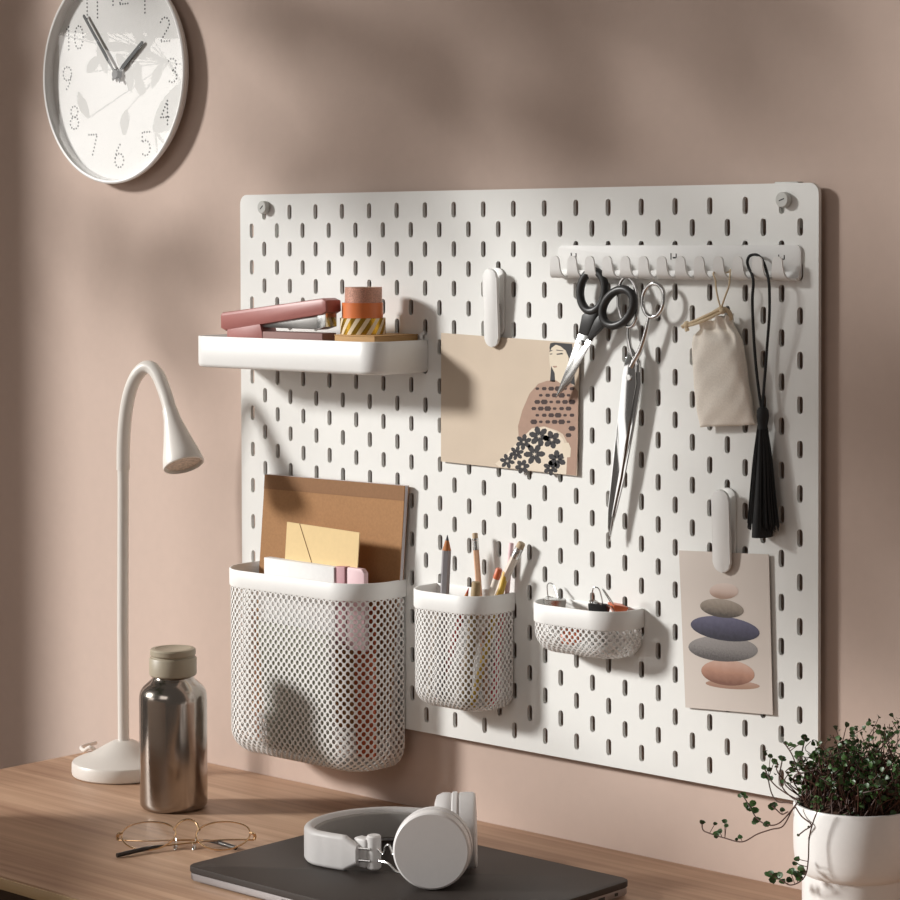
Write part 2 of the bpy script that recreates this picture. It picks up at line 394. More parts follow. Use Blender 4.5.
# ------------------------------------------------------------------ wall clock
CLKC = (-0.5908, -0.006, 1.52474)
CC = Vector((CLKC[0], 0, CLKC[2])); CY = -.013; CRAD = .1270
clock = thing('wall_clock', (CC.x, WALL_Y, CC.z - CRAD), 'round white wall clock with dotted numerals at the top left', 'clock')
bm = NB(); lathe(bm, [(0, WALL_Y - .0075), (.100, WALL_Y - .0075), (.108, .004), (CRAD - .006, -.001), (CRAD - .0006, -.0072), (CRAD, -.0085), (CRAD, CY + .001), (CRAD - .0015, CY), (CRAD - .0035, CY + .0005), (CRAD - .0045, CY + .004), (CRAD - .0055, -.0005), (0, -.0005)], (CC.x, 0, CC.z), (0, 1, 0), 96)
obj('case', bm, M['white'], clock)
DY = -.0012
bm = NB(); lathe(bm, [(0, DY), (CRAD - .006, DY), (CRAD - .006, DY + .0008), (0, DY + .0008)], (CC.x, 0, CC.z), (0, 1, 0), 96); dial = obj('dial', bm, M['dial'], clock)
def stroke(*p): return [Vector((a, b)) for a, b in p]
def arc(cx, cy, rx, ry, a0, a1, n=24): return [Vector((cx + rx * math.cos(math.radians(a0 + (a1 - a0) * i / n)), cy + ry * math.sin(math.radians(a0 + (a1 - a0) * i / n)))) for i in range(n + 1)]
W_ = .58
DG = {'0': [arc(.29, .5, .29, .5, 0, 345)], '1': [stroke((.29, 0), (.29, 1)), stroke((.29, 1), (.12, .86))],
      '2': [arc(.29, .72, .29, .28, 160, -20) + stroke((.0, 0), (.58, 0))], '3': [arc(.26, .75, .28, .25, 140, -90), arc(.26, .25, .3, .25, 80, -140)],
      '4': [stroke((.42, 0), (.42, 1), (0, .3), (.58, .3))], '5': [stroke((.54, 1), (.08, 1), (.05, .58)), arc(.27, .32, .3, .32, 120, -140)],
      '6': [arc(.29, .3, .29, .3, 0, 345), stroke((.02, .42), (.14, .75), (.36, 1))], '7': [stroke((0, 1), (.56, 1), (.2, 0))],
      '8': [arc(.29, .76, .24, .24, 0, 340), arc(.29, .26, .29, .26, 75, -260)], '9': [arc(.29, .7, .29, .3, 0, 345), stroke((.56, .58), (.44, .25), (.22, 0))]}
def resample(pl, d):
    out = [pl[0]]; acc = 0
    for a, b in zip(pl, pl[1:]):
        L = (b - a).length; t = d - acc
        while t <= L + 1e-9: out.append(a + (b - a) * (t / L)); t += d
        acc = (acc + L) % d
    return out
HGT = .027
for n in range(1, 13):
    th = math.radians(90 - 30 * n); bm = NB(); s = str(n)
    wid = len(s) * W_ * HGT + (len(s) - 1) * .12 * HGT
    if s[0] == '1' and len(s) > 1: wid -= 0
    ox = CC.x + .0945 * math.cos(th) - wid / 2; oz = CC.z + .0945 * math.sin(th) - HGT / 2
    for i, ch in enumerate(s):
        for st in DG[ch]:
            for q in resample(st, .165):
                c = V(ox + i * (W_ + .12) * HGT + q.x * HGT, 0, oz + q.y * HGT)
                lathe(bm, [(0, DY - .00025), (.00115, DY - .00025), (.00115, DY)], c, (0, 1, 0), 8)
    obj('numeral', bm, M['black'], dial)
def hand(name, ang, L, w, tail, y):
    d = V(math.sin(ang), 0, math.cos(ang)); nrm = V(math.cos(ang), 0, -math.sin(ang)); c = V(CC.x, y, CC.z)
    bm = NB(); prism(bm, [c - d * tail - nrm * w * .6, c + d * L * .12 - nrm * w * .6, c + d * L * .25 - nrm * w, c + d * L - nrm * w * .8, c + d * (L + w * .7), c + d * L + nrm * w * .8, c + d * L * .25 + nrm * w, c + d * L * .12 + nrm * w * .6, c - d * tail + nrm * w * .6], (0, .0008, 0))
    obj(name, bm, M['black'], clock)
hand('minute_hand', math.radians(321), .092, .0022, .012, -.006)
hand('hour_hand', math.radians(53), .057, .0027, .010, -.0045)
bm = NB(); lathe(bm, [(0, -.0075), (.005, -.0075), (.0058, -.0065), (.0058, DY), (0, DY)], (CC.x, 0, CC.z), (0, 1, 0), 24); obj('hand_hub', bm, M['black'], clock)
bm = NB(); lathe(bm, [(0, -.0098), (CRAD - .0044, -.0098), (CRAD - .0044, -.0088), (0, -.0088)], (CC.x, 0, CC.z), (0, 1, 0), 96); obj('glass_cover', bm, M['glass'], clock, label='clear glass cover')

clock.location.y += .007; ORG['wall_clock'].y += .007

# ------------------------------------------------------------------ desk lamp
LB = (-0.47779, -0.08796, 0.74)
LDEP = 2.678320858804039
LBv = Vector(LB)
lamp = thing('desk_lamp', LB, 'white gooseneck desk lamp with a domed round base on the desk', 'lamp')
bm = NB(); lathe(bm, [(0, 0), (.0545, 0), (.0568, .0015), (.0574, .004), (.0572, .0135), (.056, .0155), (.051, .0177), (.042, .0205), (.032, .0255), (.022, .0315), (.0125, .0365), (.0085, .0375), (0, .0375)], LB, seg=64)
obj('base', bm, M['warm_white'], lamp)
NECK = [(-0.484, -0.08081, 1.07703), (-0.48344, -0.0806, 1.10487), (-0.48028, -0.08071, 1.13284), (-0.47389, -0.08068, 1.15865), (-0.46454, -0.07949, 1.1789), (-0.45242, -0.07746, 1.19083), (-0.44133, -0.07543, 1.19167), (-0.43016, -0.07504, 1.18325), (-0.42133, -0.07559, 1.17045), (-0.41332, -0.07689, 1.15771), (-0.40706, -0.07839, 1.14606)]
HEADC = (-0.37543, -0.0869, 1.08909)
bm = NB(); tube(bm, [(LB[0], LB[1], .776), (LB[0], LB[1], .9), (NECK[0][0], NECK[0][1], NECK[0][2] - .02), NECK[0]], .0063, 20); obj('pole', bm, M['warm_white'], lamp)
bm = NB(); nk = catmull(NECK, 6); tube(bm, nk, .0074, 20); obj('gooseneck', bm, M['warm_white'], lamp)
h0 = Vector(NECK[-1]); h1 = Vector(HEADC); hx = (h1 - h0); HLn = hx.length
bm = NB(); lathe(bm, [(0, -.002), (.0082, -.002), (.0086, .002), (.0095, HLn * .16), (.0125, HLn * .36), (.0165, HLn * .6), (.0205, HLn * .82), (.0225, HLn * .97), (.0222, HLn), (.0205, HLn + .0004), (.0195, HLn - .003), (0, HLn - .006)], h0, hx, 48)
hd = obj('lamp_shade', bm, M['warm_white'], lamp)
bm = NB(); lathe(bm, [(0, HLn - .004), (.010, HLn - .004), (.0185, HLn - .0025), (.0192, HLn - .0035)], h0, hx, 40); bl = obj('bulb_lens', bm, mat('frosted_lens', (.55, .45, .36), .25, noise=.3, nscale=300), hd, label='frosted round lens in the lamp head')
bm = NB(); tube(bm, catmull([(-0.5502, -0.0627, 0.7440), (-0.5545, -0.0664, 0.7520), (-0.5586, -0.0710, 0.7550), (-0.5761, -0.0641, 0.7480), (-0.6083, -0.0418, 0.7440), (-0.6182, -0.0130, 0.7430)], 8), .0022, 10); obj('power_cord', bm, M['warm_white'], lamp)

# ------------------------------------------------------------------ steel bottle
BT = (-0.31596, -0.15583, 0.74)
bot = thing('water_bottle', BT, 'brushed steel water bottle with a beige cap beside the lamp base', 'bottle')
bm = NB(); lathe(bm, [(0, .0005), (.030, 0), (.0325, .0008), (.0348, .004), (.0352, .008), (.0352, .113), (.0350, .118), (.0338, .1225), (.031, .127), (.0265, .131), (.0222, .1345), (.0205, .138), (.020, .141), (0, .141)], BT, seg=72)
obj('body', bm, M['steel'], bot, angle=50)
bm = NB(); lathe(bm, [(0, .1385), (.0235, .1385), (.0247, .140), (.0247, .1562), (.0238, .1575), (.0224, .1578), (.0222, .1592), (0, .1592)], BT, seg=64); cp = obj('cap', bm, M['beige'], bot)
bm = NB(); lathe(bm, [(0, .1592), (.0228, .1592), (.0238, .1605), (.0238, .1650), (.0226, .1665), (.0185, .1668), (.0175, .1662), (0, .1662)], BT, seg=64); obj('cap_lid', bm, M['beige'], cp)

# ------------------------------------------------------------------ laptop
LX0, LX1, LY0, LY1 = -.0855, .2525, -.3425, -.107
lap = thing('laptop', ((LX0 + LX1) / 2, (LY0 + LY1) / 2, .74), 'closed dark grey laptop lying on the desk under the headphones', 'laptop')
def slab(z0, z1, ins, bev):
    bm = NB(); prism(bm, [((LX0 + LX1) / 2 + x, (LY0 + LY1) / 2 + y, z0) for x, y in rrect(LX1 - LX0 - 2 * ins, LY1 - LY0 - 2 * ins, .010 - ins, 6)], (0, 0, z1 - z0), bev); return bm
obj('base_shell', slab(.7425, .7488, .0008, .0012), M['laptop_side'], lap)
obj('lid', slab(.7494, .755, 0, .0009), M['laptop'], lap)
obj('hinge_gap', slab(.7486, .7496, .002, 0), M['slot'], lap)
for x in (LX0 + .035, LX1 - .035):
    for y in (LY0 + .03, LY1 - .03):
        bm = NB(); lathe(bm, [(0, 0), (.008, 0), (.0088, .0026), (0, .0026)], (x, y, .74), seg=20); obj('rubber_foot', bm, M['slot'], lap)
for y, L in ((LY1 - .022, .0045), (LY1 - .043, .009), (LY1 - .064, .009), (LY1 - .085, .011)):
    bm = NB(); box(bm, (LX1 - .0008, y, .7456), (.0008, L, .0028), bev=.0003); obj('port', bm, M['slot'], lap)
for x in (.04, .06):
    bm = NB(); box(bm, (x + .008, LY0 + .0008, .7456), (.012, .0008, .0024), bev=.0003); obj('port', bm, M['slot'], lap)

# ------------------------------------------------------------------ headphones
ZL = .7551
hp = thing('headphones', (.06, -.2, ZL), 'white wireless headphones resting on the closed laptop', 'headphones')
BP = [(.052, -.2550), (.034, -.2590), (.018, -.2615), (.000, -.2610), (-.019, -.2475), (-.0305, -.219), (-.028, -.184), (-.010, -.153), (.018, -.1355), (.048, -.1295), (.076, -.133)]
bp = catmull([(x, y, 0) for x, y in BP], 8)
def band(bm, pts, zc, hh, th, inset=0, mi=0):
    rings = []; N = len(pts)
    for i in range(N):
        t = (pts[min(i + 1, N - 1)] - pts[max(i - 1, 0)]).normalized(); n = V(-t.y, t.x, 0)  # n points inward or outward
        e = min(1, .55 + .45 * min(i, N - 1 - i) / 6)
        sec = rrect(th, hh * 2 * e, min(th * .45, .004), 4)
        rings.append([bm.verts.new(V(pts[i].x, pts[i].y, zc) + n * (a + inset) + V(0, 0, b)) for a, b in sec])
    for A, B in zip(rings, rings[1:]):
        for k in range(len(A)): bm.faces.new((A[k], A[(k + 1) % len(A)], B[(k + 1) % len(A)], B[k])).material_index = mi
    bm.faces.new(rings[0]); bm.faces.new(rings[-1][::-1])
bm = NB(); band(bm, bp, ZL + .0165, .0162, .0095); obj('headband', bm, M['headphone'], hp)
bm = NB(); band(bm, bp[10:-12], ZL + .0165, .0125, .005, inset=-.0055); obj('headband_padding', bm, M['pad'], hp)
# slider clip, wires
cA = Vector((0.0609, -0.2436, 0.7551))
bm = NB(); tube(bm, [cA + V(.0, 0, .003), cA + V(0, 0, .0045), cA + V(0, 0, .0325), cA + V(0, 0, .034)], [.0055, .0068, .0068, .0055], 20); obj('slider_clip', bm, M['headphone'], hp)
bm = NB(); box(bm, cA + V(-.0105, -.0030, .0175), (.016, .0125, .027), bev=.003); obj('slider_block', bm, M['headphone'], hp)
bm = NB(); yy = -.2665
tube(bm, catmull([cA + V(.002, -.0068, .0225), cA + V(-.018, -.0150, .0225), cA + V(-.0315, -.0180, .0225), cA + V(-.0325, -.0182, .0210), cA + V(-.0325, -.0182, .0130), cA + V(-.0315, -.0180, .0115), cA + V(-.018, -.0150, .0115), cA + V(.002, -.0068, .0115)], 4), .0011, 8); obj('wire_slider', bm, M['silver'], hp)
fc = Vector((0.1384, -0.2495, 0.7551)); CRr = .0345
naxis = V(.60, -.80, .06).normalized()      # outer face looks towards the camera
fcc = V(fc.x, fc.y, ZL + CRr) - naxis * .006
def cup(c, ax, name, lab):
    bm = NB(); lathe(bm, [(0, .013), (.0325, .0128), (.0340, .0115), (.0345, .009), (.0345, -.001), (.0335, -.0022), (.0335, -.0030), (.0352, -.0038), (.0352, -.0075), (.034, -.0085), (.0, -.0085)], c, ax, 64)
    o = obj(name, bm, M['headphone'], hp, label=lab)
    bm = NB(); lathe(bm, [(0, -.0085), (.0335, -.0085), (.0345, -.011), (.0345, -.017), (.032, -.0225), (.026, -.0245), (.021, -.022), (.019, -.015), (0, -.014)], c, ax, 56); obj('ear_cushion', bm, M['headphone'], o)
cup(fcc, naxis, 'ear_cup', 'ear cup with its round outer face turned to the front')
rc = Vector((0.1129, -0.1808, 0.7551)); raxis = V(.76, .65, .03).normalized()
cup(V(rc.x, rc.y, ZL + .0352) - raxis * .000, raxis, 'ear_cup', 'ear cup standing edge-on behind the other')
bm = NB()
w0 = cA + V(.006, -.001, .0225)
tube(bm, catmull([w0, w0 + V(.006, .001, -.004), w0 + V(.009, .001, .003), w0 + V(.013, .001, .0055), w0 + V(.016, .001, .001), w0 + V(.019, .001, -.002), w0 + V(.026, .003, .008), w0 + V(.036, .004, .014)], 5), .0012, 8)
tube(bm, catmull([w0 + V(-.001, 0, -.011), w0 + V(.012, 0, -.011), w0 + V(.022, .001, -.017), w0 + V(.03, .004, -.018)], 5), .0012, 8)
obj('wire_yoke', bm, M['silver'], hp)

# ------------------------------------------------------------------ eyeglasses
gl = thing('eyeglasses', (-0.1745, -0.2676, 0.7400), 'folded gold wire eyeglasses with dark temple tips on the desk', 'eyeglasses')
gu = CR.copy(); gu.z = 0; gu.normalize(); ga = V(-gu.y, gu.x, 0)    # right, away
TL_ = math.radians(21); gv = ga * math.cos(TL_) + V(0, 0, math.sin(TL_)); gn = gu.cross(gv)
g0 = Vector((-0.1681, -0.2726, 0.7425))
def GP(u, v, n=0): return g0 + gu * u + gv * v + gn * n
def rim(cu):
    return [GP(cu + .0263 * math.cos(a) * (1 if math.cos(a) > 0 else 1), .0238 + .0235 * math.sin(a) + .0012 * math.cos(2 * a)) for a in [2 * PI * i / 56 for i in range(56)]]
for cu, nm in ((-.0365, 'left'), (.0365, 'right')):
    bm = NB(); tube(bm, rim(cu), .00085, 8, closed=True); rm = obj('lens_rim', bm, M['gold'], gl)
    bm = NB(); face(bm, rim(cu)); obj('lens', bm, M['lens'], rm, flat=True, solid=.0012)
bm = NB(); tube(bm, catmull([GP(-.0128, .032), GP(-.008, .042, .002), GP(.0, .046, .003), GP(.008, .042, .002), GP(.0128, .032)], 6), .001, 8); obj('bridge', bm, M['gold'], gl)
for s in (-1, 1):
    bm = NB(); tube(bm, catmull([GP(s * .012, .028), GP(s * .0095, .022, -.004), GP(s * .009, .016, -.006)], 5), .0006, 6)
    q = bmesh.ops.create_uvsphere(bm, u_segments=12, v_segments=8, radius=1)
    bmesh.ops.transform(bm, matrix=Matrix.Translation(GP(s * .009, .012, -.005)) @ Matrix(((gu.x, gv.x, gn.x, 0), (gu.y, gv.y, gn.y, 0), (gu.z, gv.z, gn.z, 0), (0, 0, 0, 1))) @ Matrix.Diagonal((.0022, .0065, .0018, 1)), verts=q['verts'])
    obj('nose_pad', bm, M['chrome'], gl)
    bm = NB(); q = GP(s * .0655, .026); tube(bm, catmull([GP(s * .0622, .027), q, GP(s * .0672, .026, -.003), GP(s * .0664, .024, -.006)], 4), .0016, 8); obj('hinge', bm, M['gold'], gl)
def temple(hx, pts, lab):
    P = catmull(pts, 8); n = len(P); k = int(n * .62)
    bm = NB(); tube(bm, P[:k + 1], .00095, 8); t = obj('temple', bm, M['gold'], gl)
    bm = NB(); tube(bm, P[k:], [.0011 + .0011 * min(1, i / (n - k) * 2.2) for i in range(n - k)], 10); obj('temple_tip', bm, M['tortoise'], t, label=lab)
temple(-1, [GP(-.0664, .024, -.006), (-0.2085, -0.2804, 0.7455), (-0.1853, -0.2491, 0.7445), (-0.1641, -0.2354, 0.7435), (-0.1344, -0.2348, 0.7425)], 'dark temple tip')
temple(1, [GP(.0664, .024, -.006), (-0.1574, -0.2322, 0.7460), (-0.1792, -0.2673, 0.7450), (-0.1922, -0.2943, 0.7440), (-0.1985, -0.3302, 0.7425)], 'dark temple tip')

# ------------------------------------------------------------------ wall tray and what lies in it
SX0, SX1, SD, SZ0, SZ1 = -.3740, -.0960, -.0785, 1.1955, 1.2290
tray = thing('wall_tray', ((SX0 + SX1) / 2, -.05, SZ0), 'shallow white tray hung on the pegboard, holding the stapler and tapes', 'tray')
def rr_loop(x0, x1, y0, y1, r, z, n=8):
    L = [V(x0, y1, z)]
    for k in range(n + 1):
        a = math.radians(180 + 90 * k / n); L.append(V(x0 + r + r * math.cos(a), y0 + r + r * math.sin(a), z))
    for k in range(n + 1):
        a = math.radians(270 + 90 * k / n); L.append(V(x1 - r + r * math.cos(a), y0 + r + r * math.sin(a), z))
    return L + [V(x1, y1, z)]
bm = NB()
def loops(bm, Ls, mi=0):
    R_ = [[bm.verts.new(p) for p in L] for L in Ls]
    for A, B in zip(R_, R_[1:]):
        for i in range(len(A)): bm.faces.new((A[i], A[(i + 1) % len(A)], B[(i + 1) % len(A)], B[i])).material_index = mi
    bm.faces.new(R_[0][::-1]).material_index = mi; bm.faces.new(R_[-1]).material_index = mi
loops(bm, [rr_loop(SX0 + .004, SX1 - .004, SD + .004, -.0045, .018, SZ0), rr_loop(SX0 + .001, SX1 - .001, SD + .001, -.0012, .021, SZ0 + .0012), rr_loop(SX0, SX1, SD, -.0004, .022, SZ0 + .004),
           rr_loop(SX0, SX1, SD, -.0004, .022, SZ1 - .0006), rr_loop(SX0 + .0006, SX1 - .0006, SD + .0006, -.001, .0214, SZ1), rr_loop(SX0 + .0016, SX1 - .0016, SD + .0016, -.002, .0204, SZ1), rr_loop(SX0 + .002, SX1 - .002, SD + .002, -.0024, .02, SZ1 - .0006), rr_loop(SX0 + .002, SX1 - .002, SD + .002, -.0024, .02, SZ1 - .014)])
obj('tray_body', bm, M['white_metal'], tray, angle=50)
for x in (SX0 + .02, SX1 - .006):
    bm = NB(); tube(bm, catmull([(x, -.003, SZ1 - .004), (x, -.004, SZ1 + .004), (x, 0, SZ1 + .007), (x, .004, SZ1 + .006)], 5), .002, 10); obj('hook', bm, M['white_metal'], tray)
# kraft notepad block
IZ = SZ1 - .0139
pad = thing('kraft_box', (-0.1665, -0.0500, 1.2236), 'flat kraft cardboard box in the tray under the washi tapes', 'box')
bm = NB(); box(bm, (-.1350, -.036, IZ + .0093), (.057, .064, .0185), bev=.0006); obj('box_body', bm, M['kraft_box'], pad)
bm = NB(); box(bm, (-.1350, -.036, IZ + .0192), (.0576, .0646, .0012), bev=.0003); obj('box_lid', bm, M['kraft_box'], pad)
NT = IZ
STA = [(-0.33133, -0.072, 1.25462), (-0.17906, -0.072, 1.27195), (-0.17252, -0.072, 1.26979), (-0.17186, -0.072, 1.25801), (-0.17918, -0.072, 1.2546), (-0.32675, -0.072, 1.23494), (-0.33338, -0.072, 1.23746), (-0.33357, -0.072, 1.2519)]
st = thing('stapler', (-.27, -.06, NT), 'dusty rose stapler lying in the wall tray', 'stapler')
SY = -.060
bm = NB(); prism(bm, STA, (0, .024, 0), .0034); obj('arm', bm, M['rose'], st)
SM = [(-0.27176, -0.068, 1.24875), (-0.18765, -0.068, 1.253), (-0.18773, -0.068, 1.2396), (-0.27183, -0.068, 1.23978)]
bm = NB(); prism(bm, SM, (0, .014, 0), .0006); obj('magazine', bm, mat('dark_steel', (.30, .29, .28), .3, 1), st)
SN = [(-0.18881, -0.069, 1.25661), (-0.17562, -0.069, 1.2589), (-0.17573, -0.069, 1.24247), (-0.18892, -0.069, 1.23908)]
bm = NB(); prism(bm, SN, (0, .017, 0), .001); obj('nose_plate', bm, M['silver'], st)
SB = [(-0.3231, -0.071, 1.23606), (-0.27244, -0.071, 1.24302), (-0.27251, -0.071, 1.23406), (-0.17885, -0.071, 1.23578)]
bm = NB(); prism(bm, [(SB[0][0], -.071, SB[0][2] + .001), (SB[1][0], -.071, SB[1][2] + .002), (SB[2][0] + .004, -.071, SB[2][2]), (SB[2][0] + .005, -.071, NT), (SB[0][0] - .001, -.071, NT)], (0, .022, 0), .001); obj('pivot_block', bm, M['rose'], st)
hb = SB[3][2] - NT
bm = NB(); box(bm, ((SB[2][0] + .004 + SB[3][0]) / 2, SY, NT + hb / 2), (SB[3][0] - SB[2][0] - .004, .021, hb), bev=.001); obj('base', bm, M['rose_dark'], st, label='duller long base plate')
# washi tapes
BXT = IZ + .0199
def stripe_mat():
    m = bpy.data.materials.new('gold_striped_tape'); m.use_nodes = True; nt = m.node_tree; b = nt.nodes['Principled BSDF']
    tc = nt.nodes.new('ShaderNodeTexCoord'); sp = nt.nodes.new('ShaderNodeSeparateXYZ'); nt.links.new(tc.outputs['Object'], sp.inputs[0])
    def mth(op, a, b):
        n = nt.nodes.new('ShaderNodeMath'); n.operation = op
        for i, v in enumerate((a, b)):
            if v is None: continue
            if isinstance(v, (int, float)): n.inputs[i].default_value = v
            else: nt.links.new(v, n.inputs[i])
        return n.outputs[0]
    w = mth('FRACT', mth('ADD', mth('MULTIPLY', mth('ARCTAN2', sp.outputs['Y'], sp.outputs['X']), 2.2), mth('MULTIPLY', sp.outputs['Z'], -64.0)), None)
    r = nt.nodes.new('ShaderNodeValToRGB'); r.color_ramp.interpolation = 'CONSTANT'
    r.color_ramp.elements[0].color = (*lin('cda03a'), 1); r.color_ramp.elements[1].color = (*lin('e8d6b8'), 1); r.color_ramp.elements[1].position = .55
    r2 = nt.nodes.new('ShaderNodeValToRGB'); r2.color_ramp.interpolation = 'CONSTANT'; r2.color_ramp.elements[0].color = (.9, .9, .9, 1); r2.color_ramp.elements[1].color = (0, 0, 0, 1); r2.color_ramp.elements[1].position = .55
    nt.links.new(w, r.inputs[0]); nt.links.new(w, r2.inputs[0])
    nt.links.new(r.outputs[0], b.inputs['Base Color']); nt.links.new(r2.outputs[0], b.inputs['Metallic']); b.inputs['Roughness'].default_value = .25
    return m
M['stripe'] = stripe_mat()
z = BXT; TX, TY = (-0.1503, -0.0400, 1.2432)[0], -.040
for rad, h, m, lab, dx in ((.0235, .0165, 'stripe', 'gold and cream striped washi tape roll, bottom of the stack', 0), (.0212, .0155, 'orange_tape', 'plain orange washi tape roll, middle of the stack', -.0005), (.0192, .0158, 'copper_glitter', 'copper glitter washi tape roll, top of the stack', .001)):
    t = thing('washi_tape', (TX + dx, TY, z), lab, 'tape', 'washi tapes in the wall tray')
    bm = NB(); lathe(bm, [(.0155, 0), (rad, 0), (rad, h), (.0155, h), (.0155, 0)], (TX + dx, TY, z), seg=56); obj('tape_roll', bm, M[m], t, angle=30)
    bm = NB(); lathe(bm, [(.0142, .0002), (.0156, .0002), (.0156, h - .0002), (.0142, h - .0002), (.0142, .0002)], (TX + dx, TY, z), seg=48); obj('core', bm, M['tape_core'], t, angle=30)
    z += h + .0002

# ------------------------------------------------------------------ mesh containers
def dshape(x0, x1, D, R, ins, n=10, yb=-.0015):
    """open path from the back left round the front to the back right"""
    x0 += ins; x1 -= ins; D -= ins; R = max(R - ins, .002); P = [V(x0, yb, 0)]
    for k in range(n + 1):
        a = math.radians(180 + 90 * k / n); P.append(V(x0 + R + R * math.cos(a), -D + R + R * math.sin(a), 0))
    for k in range(n + 1):
        a = math.radians(270 + 90 * k / n); P.append(V(x1 - R + R * math.cos(a), -D + R + R * math.sin(a), 0))
    P.append(V(x1, yb, 0)); return P
def at_len(P, s):
    L = [(b - a).length for a, b in zip(P, P[1:])]; d = s * sum(L)
    for i, l in enumerate(L):
        if d <= l or i == len(L) - 1: return P[i].lerp(P[i + 1], min(1, d / l))
        d -= l
def lattice(bm, S_, nu, nv, strand):
    vs = {}
    def vert(i, j):
        if (i, j) not in vs: vs[i, j] = bm.verts.new(S_(i / nu, j / nv))
        return vs[i, j]
    fs = []
    for j in range(0, nv + 1):
        for i in range(0, nu + 1):
            if (i + j) % 2: continue
            q = [(i - 1, j), (i, j - 1), (i + 1, j), (i, j + 1)]
            q = [a for a in q if 0 <= a[0] <= nu and 0 <= a[1] <= nv]
            if len(q) == 3: fs.append(bm.faces.new([vert(*a) for a in q]))
            elif len(q) == 4: fs.append(bm.faces.new([vert(*a) for a in q]))
    for f in fs:
        vs_ = [v for v in f.verts]; n = len(vs_); c = sum((v.co for v in vs_), V(0, 0, 0)) / n; k = strand if n == 4 else strand * .8
        e = []
        for a in range(n):
            p, q = vs_[a].co, vs_[(a + 1) % n].co
            e.append((bm.verts.new(c + (p * .70 + q * .30 - c) * k), bm.verts.new(c + (p * .30 + q * .70 - c) * k)))
        for a in range(n):
            b = (a + 1) % n
            bm.faces.new((vs_[a], vs_[b], e[a][1], e[a][0])); bm.faces.new((vs_[b], e[b][0], e[a][1]))
    bmesh.ops.delete(bm, geom=fs, context='FACES_ONLY')
def container(name, x0, x1, D, R, zt, zb, rimh, rb, cw, ch, strand, label, cat):
    t = thing(name, ((x0 + x1) / 2, -D / 2, zb), label, cat)
    # rim band: closed D-shaped ring
    bm = NB()
    def ring(ins, z):
        P = dshape(x0, x1, D, R, ins, 12, -.0008 - ins); return [V(p.x, p.y, z) for p in P]
    Ls = [ring(.0016, zt - rimh), ring(0, zt - rimh), ring(-.0003, zt - rimh + .001), ring(-.0003, zt - .0008), ring(.0003, zt), ring(.0014, zt), ring(.0018, zt - .001), ring(.0018, zt - rimh + .001), ring(.0016, zt - rimh)]
    R_ = [[bm.verts.new(p) for p in L] for L in Ls]
    for A, B in zip(R_, R_[1:]):
        for i in range(len(A)): bm.faces.new((A[i], A[(i + 1) % len(A)], B[(i + 1) % len(A)], B[i]))
    bmesh.ops.remove_doubles(bm, verts=bm.verts, dist=1e-6)
    obj('rim', bm, M['white'], t, angle=40)
    Hh = zt - rimh + .001 - zb; straight = Hh - rb; total = straight + rb * PI / 2
    P0 = dshape(x0 + .001, x1 - .001, D - .001, R, 0, 12, -.003)
    per = sum((b - a).length for a, b in zip(P0, P0[1:]))
    def S_(u, v):
        d = v * total
        if d < straight: ins, z = 0, zt - rimh + .001 - d
        else:
            a = (d - straight) / rb; ins = rb * (1 - math.cos(a)); z = zb + rb - rb * math.sin(a)
        p = at_len(dshape(x0 + .001, x1 - .001, D - .001, R, ins, 12, -.003), u)
        return V(p.x, p.y, z)
    nu = max(2, round(per / cw) * 2); nv = max(2, round(total / ch) * 2)
    bm = NB(); lattice(bm, S_, nu, nv, strand)
    obj('mesh_body', bm, M['white_metal'], t, solid=.0012, flat=True)
    if D > .03:
        bm = NB()
        def Bk(u, v):
            zz = (zt - rimh) + (zb - zt + rimh) * v; ii = 0
            if zz < zb + rb: ii = rb - math.sqrt(max(0, rb * rb - (zb + rb - zz) ** 2))
            return V(x0 + .0015 + ii + (x1 - x0 - .003 - 2 * ii) * u, -.0022, zz)
        lattice(bm, Bk, max(2, round((x1 - x0) / cw) * 2), max(2, round(Hh / ch) * 2), strand)
        obj('mesh_panel', bm, M['white_metal'], t, solid=.001, flat=True)
    bm = NB(); face(bm, [V(p.x, p.y, zb) for p in dshape(x0 + .001, x1 - .001, D - .001, R, rb, 10, -.003)]); obj('bottom', bm, M['white_metal'], t, flat=True, solid=.0012)
    return t
KX0, KX1, KD = -.3480, -.1280, .071
big = container('mesh_basket', KX0, KX1, KD, .044, .9798, .7815, .0180, .026, .0080, .0090, .79, 'tall white wire mesh basket of notebooks, largest on the pegboard', 'basket')
small = container('mesh_basket', -.0840, .0210, .0540, .031, .9803, .8635, .0180, .018, .0059, .0076, .78, 'medium white mesh cup full of pencils on the pegboard', 'basket')
low = container('mesh_basket', .0690, .1833, .0470, .031, .9808, .9335, .0180, .020, .0068, .0066, .80, 'shallow white mesh tray of binder clips on the pegboard', 'basket')

# --- contents of the tall basket
KN = [(-0.33495, -0.0055, 1.07645), (-0.12501, -0.0055, 1.07836)]
nb = thing('kraft_notebook', (-.22, -.03, .784), 'large kraft covered notebook standing at the back of the tall basket', 'notebook')
KQ = [(-0.3307, -0.0095, 1.07647), (-0.12051, -0.0095, 1.07793), (-0.12787, -0.0105, 0.98008), (-0.33914, -0.0105, 0.97575)]
kx = [Vector(q) for q in KQ]
vd = (kx[3] - kx[0]).normalized(); L = .245
def lean(q, d): return q + vd * d
fr = [kx[0], kx[1], kx[1] + (kx[2] - kx[1]).normalized() * .262, kx[0] + vd * .262]
th = V(0, .0055, 0)
bm = NB(); prism(bm, [p + V(0, .0008, 0) for p in fr], V(0, .0045, 0)); obj('pages', bm, M['lilac_paper'], nb)
bm = NB(); prism(bm, [p + V(0, .0, 0) for p in fr], V(0, .0009, 0)); prism(bm, [p + V(0, .0052, 0) for p in fr], V(0, .0009, 0)); obj('cover', bm, M['kraft'], nb)
